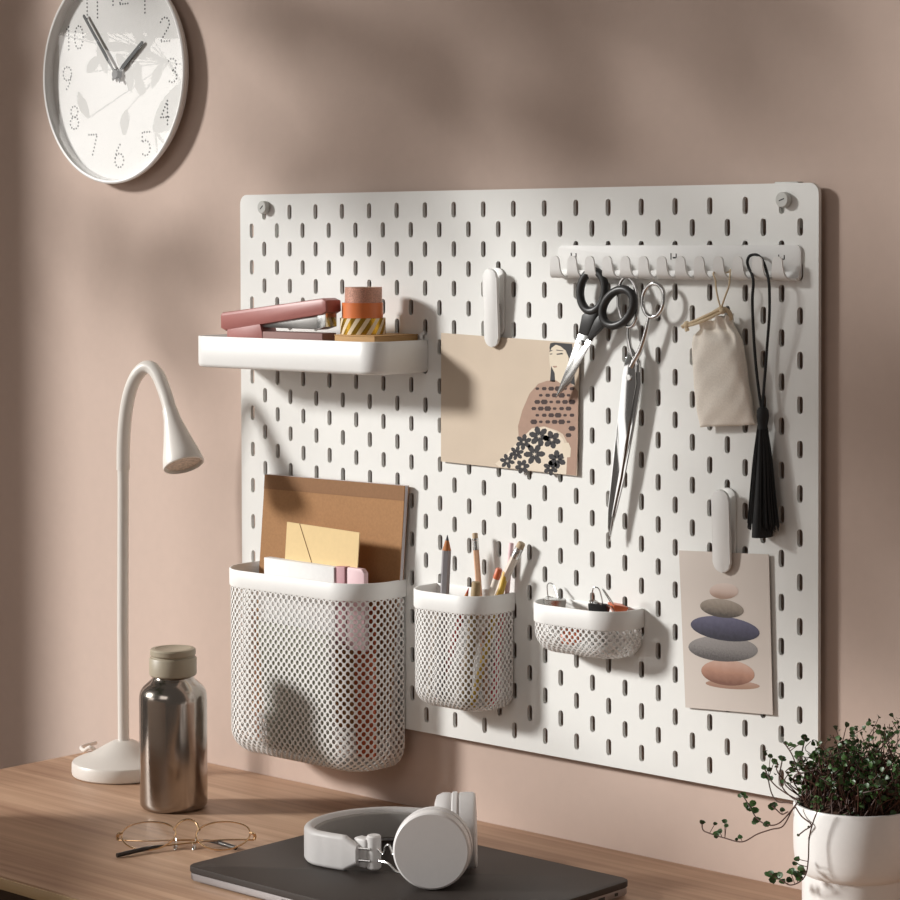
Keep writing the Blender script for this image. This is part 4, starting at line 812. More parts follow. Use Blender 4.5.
PETALS = [[(0.05622, -0.0037, 1.13733), (0.05411, -0.0037, 1.13443), (0.05477, -0.0037, 1.13036), (0.05784, -0.0037, 1.12834), (0.06071, -0.0037, 1.12909), (0.06194, -0.0037, 1.13223), (0.05985, -0.0037, 1.13592)], [(0.05514, -0.0037, 1.1375), (0.05093, -0.0037, 1.13727), (0.04659, -0.0037, 1.13454), (0.04563, -0.0037, 1.13135), (0.04774, -0.0037, 1.12985), (0.05186, -0.0037, 1.1308), (0.05513, -0.0037, 1.13428)], [(0.05485, -0.0037, 1.13831), (0.05276, -0.0037, 1.14098), (0.04776, -0.0037, 1.14234), (0.04371, -0.0037, 1.14118), (0.04293, -0.0037, 1.13894), (0.04582, -0.0037, 1.13673), (0.0512, -0.0037, 1.1365)], [(0.05565, -0.0037, 1.13895), (0.05775, -0.0037, 1.14185), (0.0571, -0.0037, 1.14591), (0.05402, -0.0037, 1.14795), (0.05114, -0.0037, 1.14722), (0.0499, -0.0037, 1.14408), (0.052, -0.0037, 1.14037)], [(0.05672, -0.0037, 1.13879), (0.06092, -0.0037, 1.13901), (0.06522, -0.0037, 1.14172), (0.06617, -0.0037, 1.1449), (0.06408, -0.0037, 1.1464), (0.05999, -0.0037, 1.14547), (0.05673, -0.0037, 1.142)], [(0.05701, -0.0037, 1.13798), (0.0591, -0.0037, 1.13531), (0.06406, -0.0037, 1.13397), (0.06807, -0.0037, 1.13512), (0.06884, -0.0037, 1.13735), (0.06599, -0.0037, 1.13955), (0.06065, -0.0037, 1.13978)], [(0.03621, -0.0037, 1.13195), (0.03894, -0.0037, 1.13367), (0.04018, -0.0037, 1.13698), (0.03883, -0.0037, 1.13931), (0.03645, -0.0037, 1.13945), (0.03423, -0.0037, 1.13732), (0.03418, -0.0037, 1.13394)], [(0.0368, -0.0037, 1.13162), (0.03995, -0.0037, 1.13078), (0.04425, -0.0037, 1.13183), (0.0463, -0.0037, 1.13403), (0.04542, -0.0037, 1.13568), (0.04205, -0.0037, 1.13595), (0.03818, -0.0037, 1.13409)], [(0.03669, -0.0037, 1.13105), (0.0371, -0.0037, 1.12849), (0.04017, -0.0037, 1.12622), (0.04358, -0.0037, 1.12611), (0.04507, -0.0037, 1.12763), (0.0439, -0.0037, 1.13002), (0.04009, -0.0037, 1.13152)], [(0.03599, -0.0037, 1.1308), (0.03324, -0.0037, 1.12908), (0.032, -0.0037, 1.12576), (0.03336, -0.0037, 1.12343), (0.03574, -0.0037, 1.1233), (0.03796, -0.0037, 1.12543), (0.03801, -0.0037, 1.12881)], [(0.0354, -0.0037, 1.13113), (0.03223, -0.0037, 1.13197), (0.02791, -0.0037, 1.13092), (0.02583, -0.0037, 1.1287), (0.02672, -0.0037, 1.12704), (0.03013, -0.0037, 1.12678), (0.03401, -0.0037, 1.12866)], [(0.03551, -0.0037, 1.1317), (0.03509, -0.0037, 1.13426), (0.03201, -0.0037, 1.13654), (0.02858, -0.0037, 1.13666), (0.02708, -0.0037, 1.13514), (0.02826, -0.0037, 1.13274), (0.03209, -0.0037, 1.13123)], [(0.04934, -0.0037, 1.12085), (0.05022, -0.0037, 1.12416), (0.04786, -0.0037, 1.12804), (0.04395, -0.0037, 1.1294), (0.04139, -0.0037, 1.12805), (0.04148, -0.0037, 1.12468), (0.04513, -0.0037, 1.12147)], [(0.05046, -0.0037, 1.12094), (0.05459, -0.0037, 1.12223), (0.05794, -0.0037, 1.12599), (0.05778, -0.0037, 1.12934), (0.05517, -0.0037, 1.13027), (0.05139, -0.0037, 1.12832), (0.04934, -0.0037, 1.12409)], [(0.05104, -0.0037, 1.12025), (0.05429, -0.0037, 1.11823), (0.06, -0.0037, 1.11813), (0.06372, -0.0037, 1.12014), (0.06363, -0.0037, 1.12241), (0.05979, -0.0037, 1.1238), (0.05413, -0.0037, 1.12278)], [(0.05051, -0.0037, 1.11947), (0.04963, -0.0037, 1.11616), (0.05199, -0.0037, 1.11229), (0.05588, -0.0037, 1.11095), (0.05842, -0.0037, 1.1123), (0.05833, -0.0037, 1.11566), (0.05471, -0.0037, 1.11885)], [(0.04939, -0.0037, 1.11938), (0.04525, -0.0037, 1.11808), (0.04187, -0.0037, 1.1143), (0.04203, -0.0037, 1.11093), (0.04467, -0.0037, 1.11001), (0.04845, -0.0037, 1.11199), (0.05051, -0.0037, 1.11623)], [(0.04881, -0.0037, 1.12007), (0.04555, -0.0037, 1.12209), (0.03979, -0.0037, 1.1222), (0.03603, -0.0037, 1.12018), (0.03611, -0.0037, 1.1179), (0.04001, -0.0037, 1.1165), (0.04571, -0.0037, 1.11753)], [(0.07247, -0.0037, 1.1348), (0.07023, -0.0037, 1.1322), (0.07063, -0.0037, 1.12862), (0.07352, -0.0037, 1.12689), (0.07638, -0.0037, 1.1276), (0.07778, -0.0037, 1.13039), (0.07595, -0.0037, 1.13361)], [(0.07141, -0.0037, 1.13497), (0.0675, -0.0037, 1.13501), (0.06363, -0.0037, 1.13273), (0.06293, -0.0037, 1.12981), (0.06498, -0.0037, 1.12829), (0.06876, -0.0037, 1.12893), (0.0716, -0.0037, 1.13198)], [(0.07115, -0.0037, 1.13578), (0.06949, -0.0037, 1.13842), (0.06522, -0.0037, 1.13972), (0.06161, -0.0037, 1.13855), (0.06079, -0.0037, 1.13633), (0.06316, -0.0037, 1.13416), (0.06785, -0.0037, 1.13397)], [(0.07194, -0.0037, 1.13641), (0.07418, -0.0037, 1.139), (0.07379, -0.0037, 1.14258), (0.0709, -0.0037, 1.14433), (0.06803, -0.0037, 1.14363), (0.06663, -0.0037, 1.14084), (0.06846, -0.0037, 1.1376)], [(0.07301, -0.0037, 1.13624), (0.0769, -0.0037, 1.13619), (0.08074, -0.0037, 1.13846), (0.08144, -0.0037, 1.14137), (0.0794, -0.0037, 1.14289), (0.07565, -0.0037, 1.14226), (0.07282, -0.0037, 1.13923)], [(0.07327, -0.0037, 1.13543), (0.07493, -0.0037, 1.1328), (0.07917, -0.0037, 1.1315), (0.08274, -0.0037, 1.13267), (0.08355, -0.0037, 1.13489), (0.08121, -0.0037, 1.13704), (0.07656, -0.0037, 1.13723)], [(0.07944, -0.0037, 1.11652), (0.08053, -0.0037, 1.1136), (0.08458, -0.0037, 1.1116), (0.08851, -0.0037, 1.11217), (0.08985, -0.0037, 1.11426), (0.08795, -0.0037, 1.11681), (0.08323, -0.0037, 1.11778)], [(0.07882, -0.0037, 1.11618), (0.076, -0.0037, 1.11378), (0.07549, -0.0037, 1.10991), (0.07784, -0.0037, 1.10759), (0.08078, -0.0037, 1.10788), (0.08283, -0.0037, 1.11062), (0.08187, -0.0037, 1.11435)], [(0.07817, -0.0037, 1.1164), (0.07426, -0.0037, 1.11693), (0.06967, -0.0037, 1.11507), (0.06806, -0.0037, 1.11216), (0.06965, -0.0037, 1.11035), (0.07364, -0.0037, 1.11054), (0.07743, -0.0037, 1.1133)], [(0.07813, -0.0037, 1.11696), (0.07704, -0.0037, 1.11988), (0.07297, -0.0037, 1.1219), (0.06901, -0.0037, 1.12133), (0.06765, -0.0037, 1.11924), (0.06957, -0.0037, 1.11667), (0.07433, -0.0037, 1.1157)], [(0.07875, -0.0037, 1.1173), (0.08156, -0.0037, 1.11969), (0.08207, -0.0037, 1.12355), (0.07972, -0.0037, 1.12588), (0.07679, -0.0037, 1.12561), (0.07473, -0.0037, 1.12287), (0.07569, -0.0037, 1.11914)], [(0.0794, -0.0037, 1.11708), (0.0833, -0.0037, 1.11655), (0.08785, -0.0037, 1.1184), (0.08944, -0.0037, 1.12129), (0.08787, -0.0037, 1.1231), (0.08392, -0.0037, 1.12292), (0.08014, -0.0037, 1.12017)], [(0.02674, -0.0037, 1.12024), (0.0294, -0.0037, 1.12161), (0.03104, -0.0037, 1.12457), (0.03026, -0.0037, 1.12684), (0.02823, -0.0037, 1.12717), (0.02595, -0.0037, 1.12538), (0.02533, -0.0037, 1.12226)], [(0.027, -0.0037, 1.12005), (0.02971, -0.0037, 1.11907), (0.03379, -0.0037, 1.11967), (0.03604, -0.0037, 1.12146), (0.03553, -0.0037, 1.12299), (0.03252, -0.0037, 1.12348), (0.02869, -0.0037, 1.12212)], [(0.0269, -0.0037, 1.11977), (0.02695, -0.0037, 1.11742), (0.0294, -0.0037, 1.11506), (0.03243, -0.0037, 1.11459), (0.03395, -0.0037, 1.1158), (0.0332, -0.0037, 1.11807), (0.03, -0.0037, 1.11983)], [(0.02653, -0.0037, 1.11968), (0.02387, -0.0037, 1.11831), (0.02223, -0.0037, 1.11534), (0.023, -0.0037, 1.11307), (0.02504, -0.0037, 1.11275), (0.02732, -0.0037, 1.11454), (0.02794, -0.0037, 1.11766)], [(0.02627, -0.0037, 1.11987), (0.02356, -0.0037, 1.12085), (0.01945, -0.0037, 1.12025), (0.01718, -0.0037, 1.11845), (0.01769, -0.0037, 1.11692), (0.02073, -0.0037, 1.11643), (0.02458, -0.0037, 1.11779)], [(0.02637, -0.0037, 1.12015), (0.02632, -0.0037, 1.1225), (0.02387, -0.0037, 1.12487), (0.02083, -0.0037, 1.12535), (0.0193, -0.0037, 1.12414), (0.02005, -0.0037, 1.12186), (0.02327, -0.0037, 1.12009)], [(0.01424, -0.0037, 1.11174), (0.01559, -0.0037, 1.11395), (0.01487, -0.0037, 1.11699), (0.01252, -0.0037, 1.11847), (0.01049, -0.0037, 1.11786), (0.00978, -0.0037, 1.11548), (0.01152, -0.0037, 1.11273)], [(0.01499, -0.0037, 1.11166), (0.0181, -0.0037, 1.11203), (0.02126, -0.0037, 1.11423), (0.02194, -0.0037, 1.11661), (0.02038, -0.0037, 1.11761), (0.01735, -0.0037, 1.11672), (0.01496, -0.0037, 1.11402)], [(0.01521, -0.0037, 1.11112), (0.01698, -0.0037, 1.10928), (0.02086, -0.0037, 1.10845), (0.02388, -0.0037, 1.10937), (0.02434, -0.0037, 1.11096), (0.02202, -0.0037, 1.11245), (0.0179, -0.0037, 1.11248)], [(0.0147, -0.0037, 1.11066), (0.01335, -0.0037, 1.10845), (0.01407, -0.0037, 1.10541), (0.01641, -0.0037, 1.10394), (0.01845, -0.0037, 1.10455), (0.01915, -0.0037, 1.10693), (0.01741, -0.0037, 1.10967)], [(0.01395, -0.0037, 1.11074), (0.01083, -0.0037, 1.11037), (0.00765, -0.0037, 1.10815), (0.00697, -0.0037, 1.10576), (0.00854, -0.0037, 1.10477), (0.01158, -0.0037, 1.10567), (0.01398, -0.0037, 1.10838)], [(0.01373, -0.0037, 1.11128), (0.01196, -0.0037, 1.11312), (0.00805, -0.0037, 1.11396), (0.00501, -0.0037, 1.11304), (0.00455, -0.0037, 1.11144), (0.00689, -0.0037, 1.10994), (0.01103, -0.0037, 1.10992)], [(0.03526, -0.0037, 1.10713), (0.03765, -0.0037, 1.10568), (0.04141, -0.0037, 1.10586), (0.04361, -0.0037, 1.10762), (0.04328, -0.0037, 1.10941), (0.04057, -0.0037, 1.11034), (0.03698, -0.0037, 1.10927)], [(0.03484, -0.0037, 1.1063), (0.03422, -0.0037, 1.10389), (0.03604, -0.0037, 1.1015), (0.03899, -0.0037, 1.10104), (0.04088, -0.0037, 1.10229), (0.04078, -0.0037, 1.10462), (0.03801, -0.0037, 1.10639)], [(0.03372, -0.0037, 1.10611), (0.03071, -0.0037, 1.10515), (0.02875, -0.0037, 1.10256), (0.0295, -0.0037, 1.10034), (0.03174, -0.0037, 1.0998), (0.03435, -0.0037, 1.1012), (0.03518, -0.0037, 1.10406)], [(0.03303, -0.0037, 1.10674), (0.03064, -0.0037, 1.10819), (0.02685, -0.0037, 1.10801), (0.02463, -0.0037, 1.10624), (0.02497, -0.0037, 1.10444), (0.02769, -0.0037, 1.10352), (0.03131, -0.0037, 1.1046)], [(0.03345, -0.0037, 1.10757), (0.03407, -0.0037, 1.10998), (0.03225, -0.0037, 1.11238), (0.02929, -0.0037, 1.11284), (0.02738, -0.0037, 1.11159), (0.02749, -0.0037, 1.10926), (0.03027, -0.0037, 1.10748)], [(0.03457, -0.0037, 1.10776), (0.03758, -0.0037, 1.10872), (0.03952, -0.0037, 1.1113), (0.03878, -0.0037, 1.11351), (0.03655, -0.0037, 1.11406), (0.03394, -0.0037, 1.11267), (0.03311, -0.0037, 1.10981)], [(0.07001, -0.0037, 1.10797), (0.06911, -0.0037, 1.1103), (0.06582, -0.0037, 1.11189), (0.06263, -0.0037, 1.11141), (0.06156, -0.0037, 1.10972), (0.06313, -0.0037, 1.10767), (0.06696, -0.0037, 1.10693)], [(0.07063, -0.0037, 1.10832), (0.07287, -0.0037, 1.11026), (0.07324, -0.0037, 1.11336), (0.07133, -0.0037, 1.1152), (0.06898, -0.0037, 1.11496), (0.06735, -0.0037, 1.11275), (0.06815, -0.0037, 1.10977)], [(0.07129, -0.0037, 1.10811), (0.07443, -0.0037, 1.10771), (0.07807, -0.0037, 1.10923), (0.07933, -0.0037, 1.11156), (0.07805, -0.0037, 1.11299), (0.07486, -0.0037, 1.11282), (0.07185, -0.0037, 1.11059)], [(0.07133, -0.0037, 1.10754), (0.07223, -0.0037, 1.10521), (0.07551, -0.0037, 1.10363), (0.07867, -0.0037, 1.10413), (0.07973, -0.0037, 1.10581), (0.07817, -0.0037, 1.10784), (0.07436, -0.0037, 1.10858)], [(0.07071, -0.0037, 1.10719), (0.06847, -0.0037, 1.10526), (0.06809, -0.0037, 1.10215), (0.07, -0.0037, 1.10031), (0.07236, -0.0037, 1.10056), (0.07398, -0.0037, 1.10277), (0.07318, -0.0037, 1.10575)], [(0.07005, -0.0037, 1.10741), (0.0669, -0.0037, 1.1078), (0.06323, -0.0037, 1.10628), (0.06197, -0.0037, 1.10394), (0.06326, -0.0037, 1.1025), (0.06646, -0.0037, 1.10268), (0.06948, -0.0037, 1.10492)]]
bm = NB()
face(bm, HAIR, 0); face(bm, FACE, 1); face(bm, HAIR2, 0); face(bm, BODY, 2); face(bm, SKIRT, 4); face(bm, HANDP, 1)
for d in DOTS: face(bm, d, 3)
for d in PETALS:
    if min(p[0] for p in d) > C1[3][0] and max(p[0] for p in d) < HANDP[3][0] + .002: face(bm, d, 5)
FEAT = [[(0.07827, -0.00368, 1.22006), (0.08559, -0.00368, 1.22112), (0.08705, -0.00368, 1.21976), (0.08266, -0.00368, 1.21935), (0.079, -0.00368, 1.21896)], [(0.06981, -0.00368, 1.21981), (0.07313, -0.00368, 1.22019), (0.07313, -0.00368, 1.21934), (0.06981, -0.00368, 1.21896)], [(0.07828, -0.00368, 1.22401), (0.08706, -0.00368, 1.22342), (0.08706, -0.00368, 1.22285), (0.07828, -0.00368, 1.22316)], [(0.06945, -0.00368, 1.22263), (0.07314, -0.00368, 1.22358), (0.07313, -0.00368, 1.22273), (0.06945, -0.00368, 1.22178)], [(0.0731, -0.00368, 1.20776), (0.07898, -0.00368, 1.20824), (0.07897, -0.00368, 1.20683), (0.0753, -0.00368, 1.20614)]]
for i, d in enumerate(FEAT): face(bm, d, 0 if i < 4 else 2)
bmesh.ops.recalc_face_normals(bm, faces=bm.faces)
obj('printed_figure', bm, ARTM, cd, flat=True, label='printed woman with black hair, brown dotted top and flowered skirt')

# ------------------------------------------------------------------ postcard with the stones
C2 = [(0.22699, -0.0035, 1.04012), (0.32857, -0.0035, 1.04509), (0.33308, -0.0035, 0.89923), (0.23451, -0.0035, 0.89335)]
cd = thing('postcard', C2[3], 'taupe postcard printed with a stack of five smooth stones', 'postcard')
bm = NB(); prism(bm, C2, (0, .0007, 0)); obj('card', bm, M['card_grey'], cd, flat=True)
STONES = [[[(0.31901, -0.00362, 0.92359), (0.31847, -0.00362, 0.92283), (0.31699, -0.00362, 0.92202), (0.31461, -0.00362, 0.92119), (0.31139, -0.00362, 0.92036), (0.30744, -0.00362, 0.91957), (0.30289, -0.00362, 0.91883), (0.29787, -0.00362, 0.91817), (0.29253, -0.00362, 0.91761), (0.28706, -0.00362, 0.91717), (0.28162, -0.00362, 0.91686), (0.2764, -0.00362, 0.9167), (0.27155, -0.00362, 0.91668), (0.26725, -0.00362, 0.91682), (0.26364, -0.00362, 0.91711), (0.26083, -0.00362, 0.91753), (0.25892, -0.00362, 0.91808), (0.25798, -0.00362, 0.91874), (0.25803, -0.00362, 0.91948), (0.25908, -0.00362, 0.92028), (0.26109, -0.00362, 0.92112), (0.26399, -0.00362, 0.92196), (0.26769, -0.00362, 0.92279), (0.27205, -0.00362, 0.92356), (0.27695, -0.00362, 0.92426), (0.2822, -0.00362, 0.92487), (0.28765, -0.00362, 0.92536), (0.29312, -0.00362, 0.92572), (0.29842, -0.00362, 0.92594), (0.3034, -0.00362, 0.92601), (0.3079, -0.00362, 0.92594), (0.31177, -0.00362, 0.92572), (0.3149, -0.00362, 0.92536), (0.3172, -0.00362, 0.92487), (0.31858, -0.00362, 0.92428)]], [[(0.31317, -0.00364, 0.93292), (0.31244, -0.00364, 0.93079), (0.31078, -0.00364, 0.92868), (0.30825, -0.00364, 0.92668), (0.30492, -0.00364, 0.92483), (0.30088, -0.00364, 0.9232), (0.29628, -0.00364, 0.92185), (0.29124, -0.00364, 0.92081), (0.28594, -0.00364, 0.92012), (0.28053, -0.00364, 0.9198), (0.2752, -0.00364, 0.91987), (0.27011, -0.00364, 0.92033), (0.26544, -0.00364, 0.92116), (0.26133, -0.00364, 0.92233), (0.25792, -0.00364, 0.92382), (0.25533, -0.00364, 0.92557), (0.25365, -0.00364, 0.92752), (0.25293, -0.00364, 0.92961), (0.25319, -0.00364, 0.93178), (0.25443, -0.00364, 0.93394), (0.25661, -0.00364, 0.93604), (0.25964, -0.00364, 0.93799), (0.26344, -0.00364, 0.93974), (0.26787, -0.00364, 0.94123), (0.27278, -0.00364, 0.94241), (0.27802, -0.00364, 0.94325), (0.28341, -0.00364, 0.94372), (0.28879, -0.00364, 0.9438), (0.29396, -0.00364, 0.9435), (0.29879, -0.00364, 0.94283), (0.3031, -0.00364, 0.94181), (0.30678, -0.00364, 0.94047), (0.3097, -0.00364, 0.93886), (0.31177, -0.00364, 0.93702), (0.31294, -0.00364, 0.93502)]], [[(0.31679, -0.00366, 0.95589), (0.31602, -0.00366, 0.95375), (0.31404, -0.00366, 0.95159), (0.31091, -0.00366, 0.94948), (0.30671, -0.00366, 0.9475), (0.30159, -0.00366, 0.9457), (0.29569, -0.00366, 0.94414), (0.2892, -0.00366, 0.94288), (0.28232, -0.00366, 0.94194), (0.27527, -0.00366, 0.94138), (0.26828, -0.00366, 0.94119), (0.26156, -0.00366, 0.94141), (0.25535, -0.00366, 0.94201), (0.24985, -0.00366, 0.94298), (0.24524, -0.00366, 0.9443), (0.24169, -0.00366, 0.94592), (0.2393, -0.00366, 0.94778), (0.23817, -0.00366, 0.94983), (0.23833, -0.00366, 0.952), (0.23978, -0.00366, 0.95421), (0.24246, -0.00366, 0.95639), (0.24629, -0.00366, 0.95848), (0.25113, -0.00366, 0.96039), (0.25682, -0.00366, 0.96208), (0.26318, -0.00366, 0.96347), (0.26998, -0.00366, 0.96454), (0.27701, -0.00366, 0.96525), (0.28403, -0.00366, 0.96557), (0.29084, -0.00366, 0.96551), (0.2972, -0.00366, 0.96506), (0.30292, -0.00366, 0.96424), (0.30783, -0.00366, 0.96308), (0.31177, -0.00366, 0.96161), (0.31463, -0.00366, 0.95989), (0.31632, -0.00366, 0.95796)]], [[(0.31869, -0.00368, 0.97188), (0.31775, -0.00368, 0.96991), (0.31562, -0.00368, 0.96801), (0.31235, -0.00368, 0.96624), (0.30805, -0.00368, 0.96465), (0.30284, -0.00368, 0.96331), (0.2969, -0.00368, 0.96224), (0.29039, -0.00368, 0.96148), (0.28353, -0.00368, 0.96107), (0.27654, -0.00368, 0.96102), (0.26963, -0.00368, 0.96132), (0.26304, -0.00368, 0.96198), (0.25697, -0.00368, 0.96298), (0.25164, -0.00368, 0.96427), (0.24722, -0.00368, 0.96583), (0.24386, -0.00368, 0.9676), (0.24167, -0.00368, 0.96952), (0.24074, -0.00368, 0.97153), (0.24108, -0.00368, 0.97356), (0.2427, -0.00368, 0.97555), (0.24554, -0.00368, 0.97742), (0.24949, -0.00368, 0.97913), (0.25442, -0.00368, 0.9806), (0.26017, -0.00368, 0.9818), (0.26655, -0.00368, 0.98269), (0.27334, -0.00368, 0.98323), (0.28032, -0.00368, 0.98342), (0.28727, -0.00368, 0.98324), (0.29396, -0.00368, 0.98272), (0.30019, -0.00368, 0.98186), (0.30575, -0.00368, 0.9807), (0.31049, -0.00368, 0.97927), (0.31424, -0.00368, 0.97762), (0.31691, -0.00368, 0.9758), (0.31841, -0.00368, 0.97387)]], [[(0.30107, -0.0037, 0.99039), (0.30042, -0.0037, 0.98887), (0.29901, -0.0037, 0.98741), (0.29689, -0.0037, 0.98606), (0.29411, -0.0037, 0.98485), (0.29076, -0.0037, 0.98383), (0.28695, -0.0037, 0.98303), (0.2828, -0.0037, 0.98247), (0.27844, -0.0037, 0.98218), (0.27401, -0.0037, 0.98216), (0.26965, -0.0037, 0.98242), (0.26549, -0.0037, 0.98295), (0.26169, -0.0037, 0.98373), (0.25836, -0.0037, 0.98473), (0.25561, -0.0037, 0.98594), (0.25354, -0.0037, 0.9873), (0.25221, -0.0037, 0.98877), (0.25167, -0.0037, 0.99031), (0.25193, -0.0037, 0.99186), (0.253, -0.0037, 0.99337), (0.25482, -0.0037, 0.9948), (0.25734, -0.0037, 0.99609), (0.26049, -0.0037, 0.99721), (0.26414, -0.0037, 0.99812), (0.26818, -0.0037, 0.99879), (0.27249, -0.0037, 0.99919), (0.27691, -0.0037, 0.99933), (0.28131, -0.0037, 0.99918), (0.28555, -0.0037, 0.99877), (0.28949, -0.0037, 0.9981), (0.29301, -0.0037, 0.9972), (0.296, -0.0037, 0.99609), (0.29836, -0.0037, 0.99481), (0.30002, -0.0037, 0.99341), (0.30093, -0.0037, 0.99192)]], [[(0.29505, -0.00372, 1.00845), (0.29479, -0.00372, 1.00711), (0.29403, -0.00372, 1.00576), (0.29277, -0.00372, 1.00445), (0.29107, -0.00372, 1.00321), (0.28897, -0.00372, 1.00209), (0.28655, -0.00372, 1.00112), (0.28387, -0.00372, 1.00034), (0.28103, -0.00372, 0.99977), (0.27811, -0.00372, 0.99942), (0.27522, -0.00372, 0.99931), (0.27243, -0.00372, 0.99945), (0.26985, -0.00372, 0.99982), (0.26755, -0.00372, 1.00043), (0.26561, -0.00372, 1.00124), (0.2641, -0.00372, 1.00224), (0.26307, -0.00372, 1.00339), (0.26254, -0.00372, 1.00465), (0.26254, -0.00372, 1.00598), (0.26307, -0.00372, 1.00735), (0.2641, -0.00372, 1.00869), (0.26561, -0.00372, 1.00998), (0.26755, -0.00372, 1.01117), (0.26985, -0.00372, 1.01222), (0.27243, -0.00372, 1.01309), (0.27521, -0.00372, 1.01376), (0.27811, -0.00372, 1.01421), (0.28103, -0.00372, 1.01443), (0.28387, -0.00372, 1.0144), (0.28654, -0.00372, 1.01413), (0.28897, -0.00372, 1.01363), (0.29106, -0.00372, 1.01292), (0.29277, -0.00372, 1.01201), (0.29402, -0.00372, 1.01094), (0.29479, -0.00372, 1.00974)]]]
def print_mat(name, c1, c2, c3, sp, gr):
    """a printed photo of a stone: tones running up the picture, with grain"""
    m = bpy.data.materials.new(name); m.use_nodes = True; nt = m.node_tree; b = nt.nodes['Principled BSDF']; b.inputs['Roughness'].default_value = .65
    tc = nt.nodes.new('ShaderNodeTexCoord'); sx = nt.nodes.new('ShaderNodeSeparateXYZ'); nt.links.new(tc.outputs['Generated'], sx.inputs[0])
    n = nt.nodes.new('ShaderNodeTexNoise'); n.inputs['Scale'].default_value = sp; n.inputs['Detail'].default_value = 5; nt.links.new(tc.outputs['Object'], n.inputs['Vector'])
    a = nt.nodes.new('ShaderNodeMath'); a.operation = 'MULTIPLY_ADD'; a.inputs[1].default_value = gr; nt.links.new(n.outputs['Fac'], a.inputs[0]); nt.links.new(sx.outputs['Z'], a.inputs[2])
    o = nt.nodes.new('ShaderNodeMath'); o.operation = 'SUBTRACT'; o.inputs[1].default_value = gr * .5; nt.links.new(a.outputs[0], o.inputs[0])
    r = nt.nodes.new('ShaderNodeValToRGB'); e = r.color_ramp.elements
    e[0].position = .12; e[0].color = (*lin(c1), 1); e[1].position = .95; e[1].color = (*lin(c3), 1); k = e.new(.5); k.color = (*lin(c2), 1)
    nt.links.new(o.outputs[0], r.inputs[0]); nt.links.new(r.outputs[0], b.inputs['Base Color']); return m
SM_ = [print_mat('print_shadow', '9c7866', 'a6846f', 'b09080', 90, .3), print_mat('print_peach_stone', '7a5242', 'b0836e', 'c8a594', 120, .3), print_mat('print_grey_stone', '55504f', '85807e', '9a9592', 600, .5), print_mat('print_navy_stone', '2c2a38', '4a485c', '64627a', 220, .4), print_mat('print_taupe_stone', '4e463f', '867a6e', 'a3978a', 260, .4), print_mat('print_pale_stone', 'a08474', 'c9b2a6', 'd6c6bc', 90, .2)]  # the first is the pictured shadow beneath the stones
for i, s in enumerate(STONES):
    bm = NB(); face(bm, s[0], 0); obj('printed_stone' if i else 'printed_shadow', bm, SM_[i], cd, flat=True, label=['brown printed shadow under the stones', 'peach printed stone at the bottom', 'grey printed stone', 'navy printed stone', 'taupe printed stone', 'pale printed stone on top'][i])

# ------------------------------------------------------------------ hook rail
RL = [(0.0741, -0.003, 1.30958), (0.36229, -0.003, 1.31072), (0.18076, -0.003, 1.32589), (0.18462, -0.008, 1.29355)]
RX0, RX1, RZ1, RZ0 = RL[0][0], RL[1][0], RL[2][2], RL[3][2]
rail = thing('hook_rail', ((RX0 + RX1) / 2, -.01, RZ0), 'white rail with a row of hooks across the top right of the pegboard', 'hook rail')
bm = NB(); mx, mz = (RX0 + RX1) / 2, (RZ0 + RZ1) / 2
prism(bm, [(mx + .003 + a, -.0026, mz + b) for a, b in rrect(RX1 - RX0 - .006, RZ1 - RZ0, .005, 5)], (0, .0024, 0), .0006); obj('mounting_plate', bm, M['white'], rail)
HK = [(0.08809, -0.0155, 1.30394), (0.34743, -0.0155, 1.30181)]
bm = NB()
cs = [(-.0022, .0085), (-.0028, .004), (-.0045, .0014), (-.0075, .0004), (-.0098, .0008), (-.0100, .0026), (-.0078, .0024), (-.006, .0032), (-.0048, .0055), (-.004, .0085)]
prism(bm, [(HK[0][0] - .0050, a, RZ0 + b) for a, b in cs], (RX1 - HK[0][0] + .0045, 0, 0)); obj('trough', bm, M['white'], rail, angle=50)
for i in range(13):
    x = HK[0][0] + (HK[1][0] - HK[0][0]) * i / 12
    bm = NB()
    path = [(-.0085, .0016), (-.0115, .0016), (-.0140, .0030), (-.0158, .0055), (-.0166, .0090), (-.0170, .0130), (-.0172, .0170), (-.0173, .0196), (-.0174, .0213), (-.0174, .0221)]
    hws = [.0088, .0086, .0080, .0070, .0062, .0057, .0054, .0048, .0034, .0012]; rings = []
    for k, (yv, zv) in enumerate(path):
        py, pz = path[max(0, k - 1)]; ny, nz = path[min(len(path) - 1, k + 1)]
        t = V(0, ny - py, nz - pz).normalized(); n = V(0, -t.z, t.y) * .0009; hw = hws[k]
        rings.append([bm.verts.new(V(x + a, yv, RZ0 + zv) + n * c) for a, c in ((-hw, -1), (hw, -1), (hw, 1), (-hw, 1))])
    for A, B in zip(rings, rings[1:]):
        for k in range(4): bm.faces.new((A[k], A[(k + 1) % 4], B[(k + 1) % 4], B[k]))
    bm.faces.new(rings[0]); bm.faces.new(rings[-1])
    obj('hook', bm, M['white'], rail, angle=50)
for c in ((0.1006, -0.0030, 1.3155), (0.2215, -0.0030, 1.3153), (0.3429, -0.0030, 1.3142)):
    for dx, w_, dz, h_ in ((-.0042, .0008, 0, .006), (-.0005, .003, -.0012, .0014), (.0018, .0008, .0006, .004)):
        bm = NB(); box(bm, (c[0] + dx, -.0027, c[2] + dz), (w_, .0006, h_)); obj('peg_cutout', bm, M['slot'], rail)
HZ = RZ0 + .0022

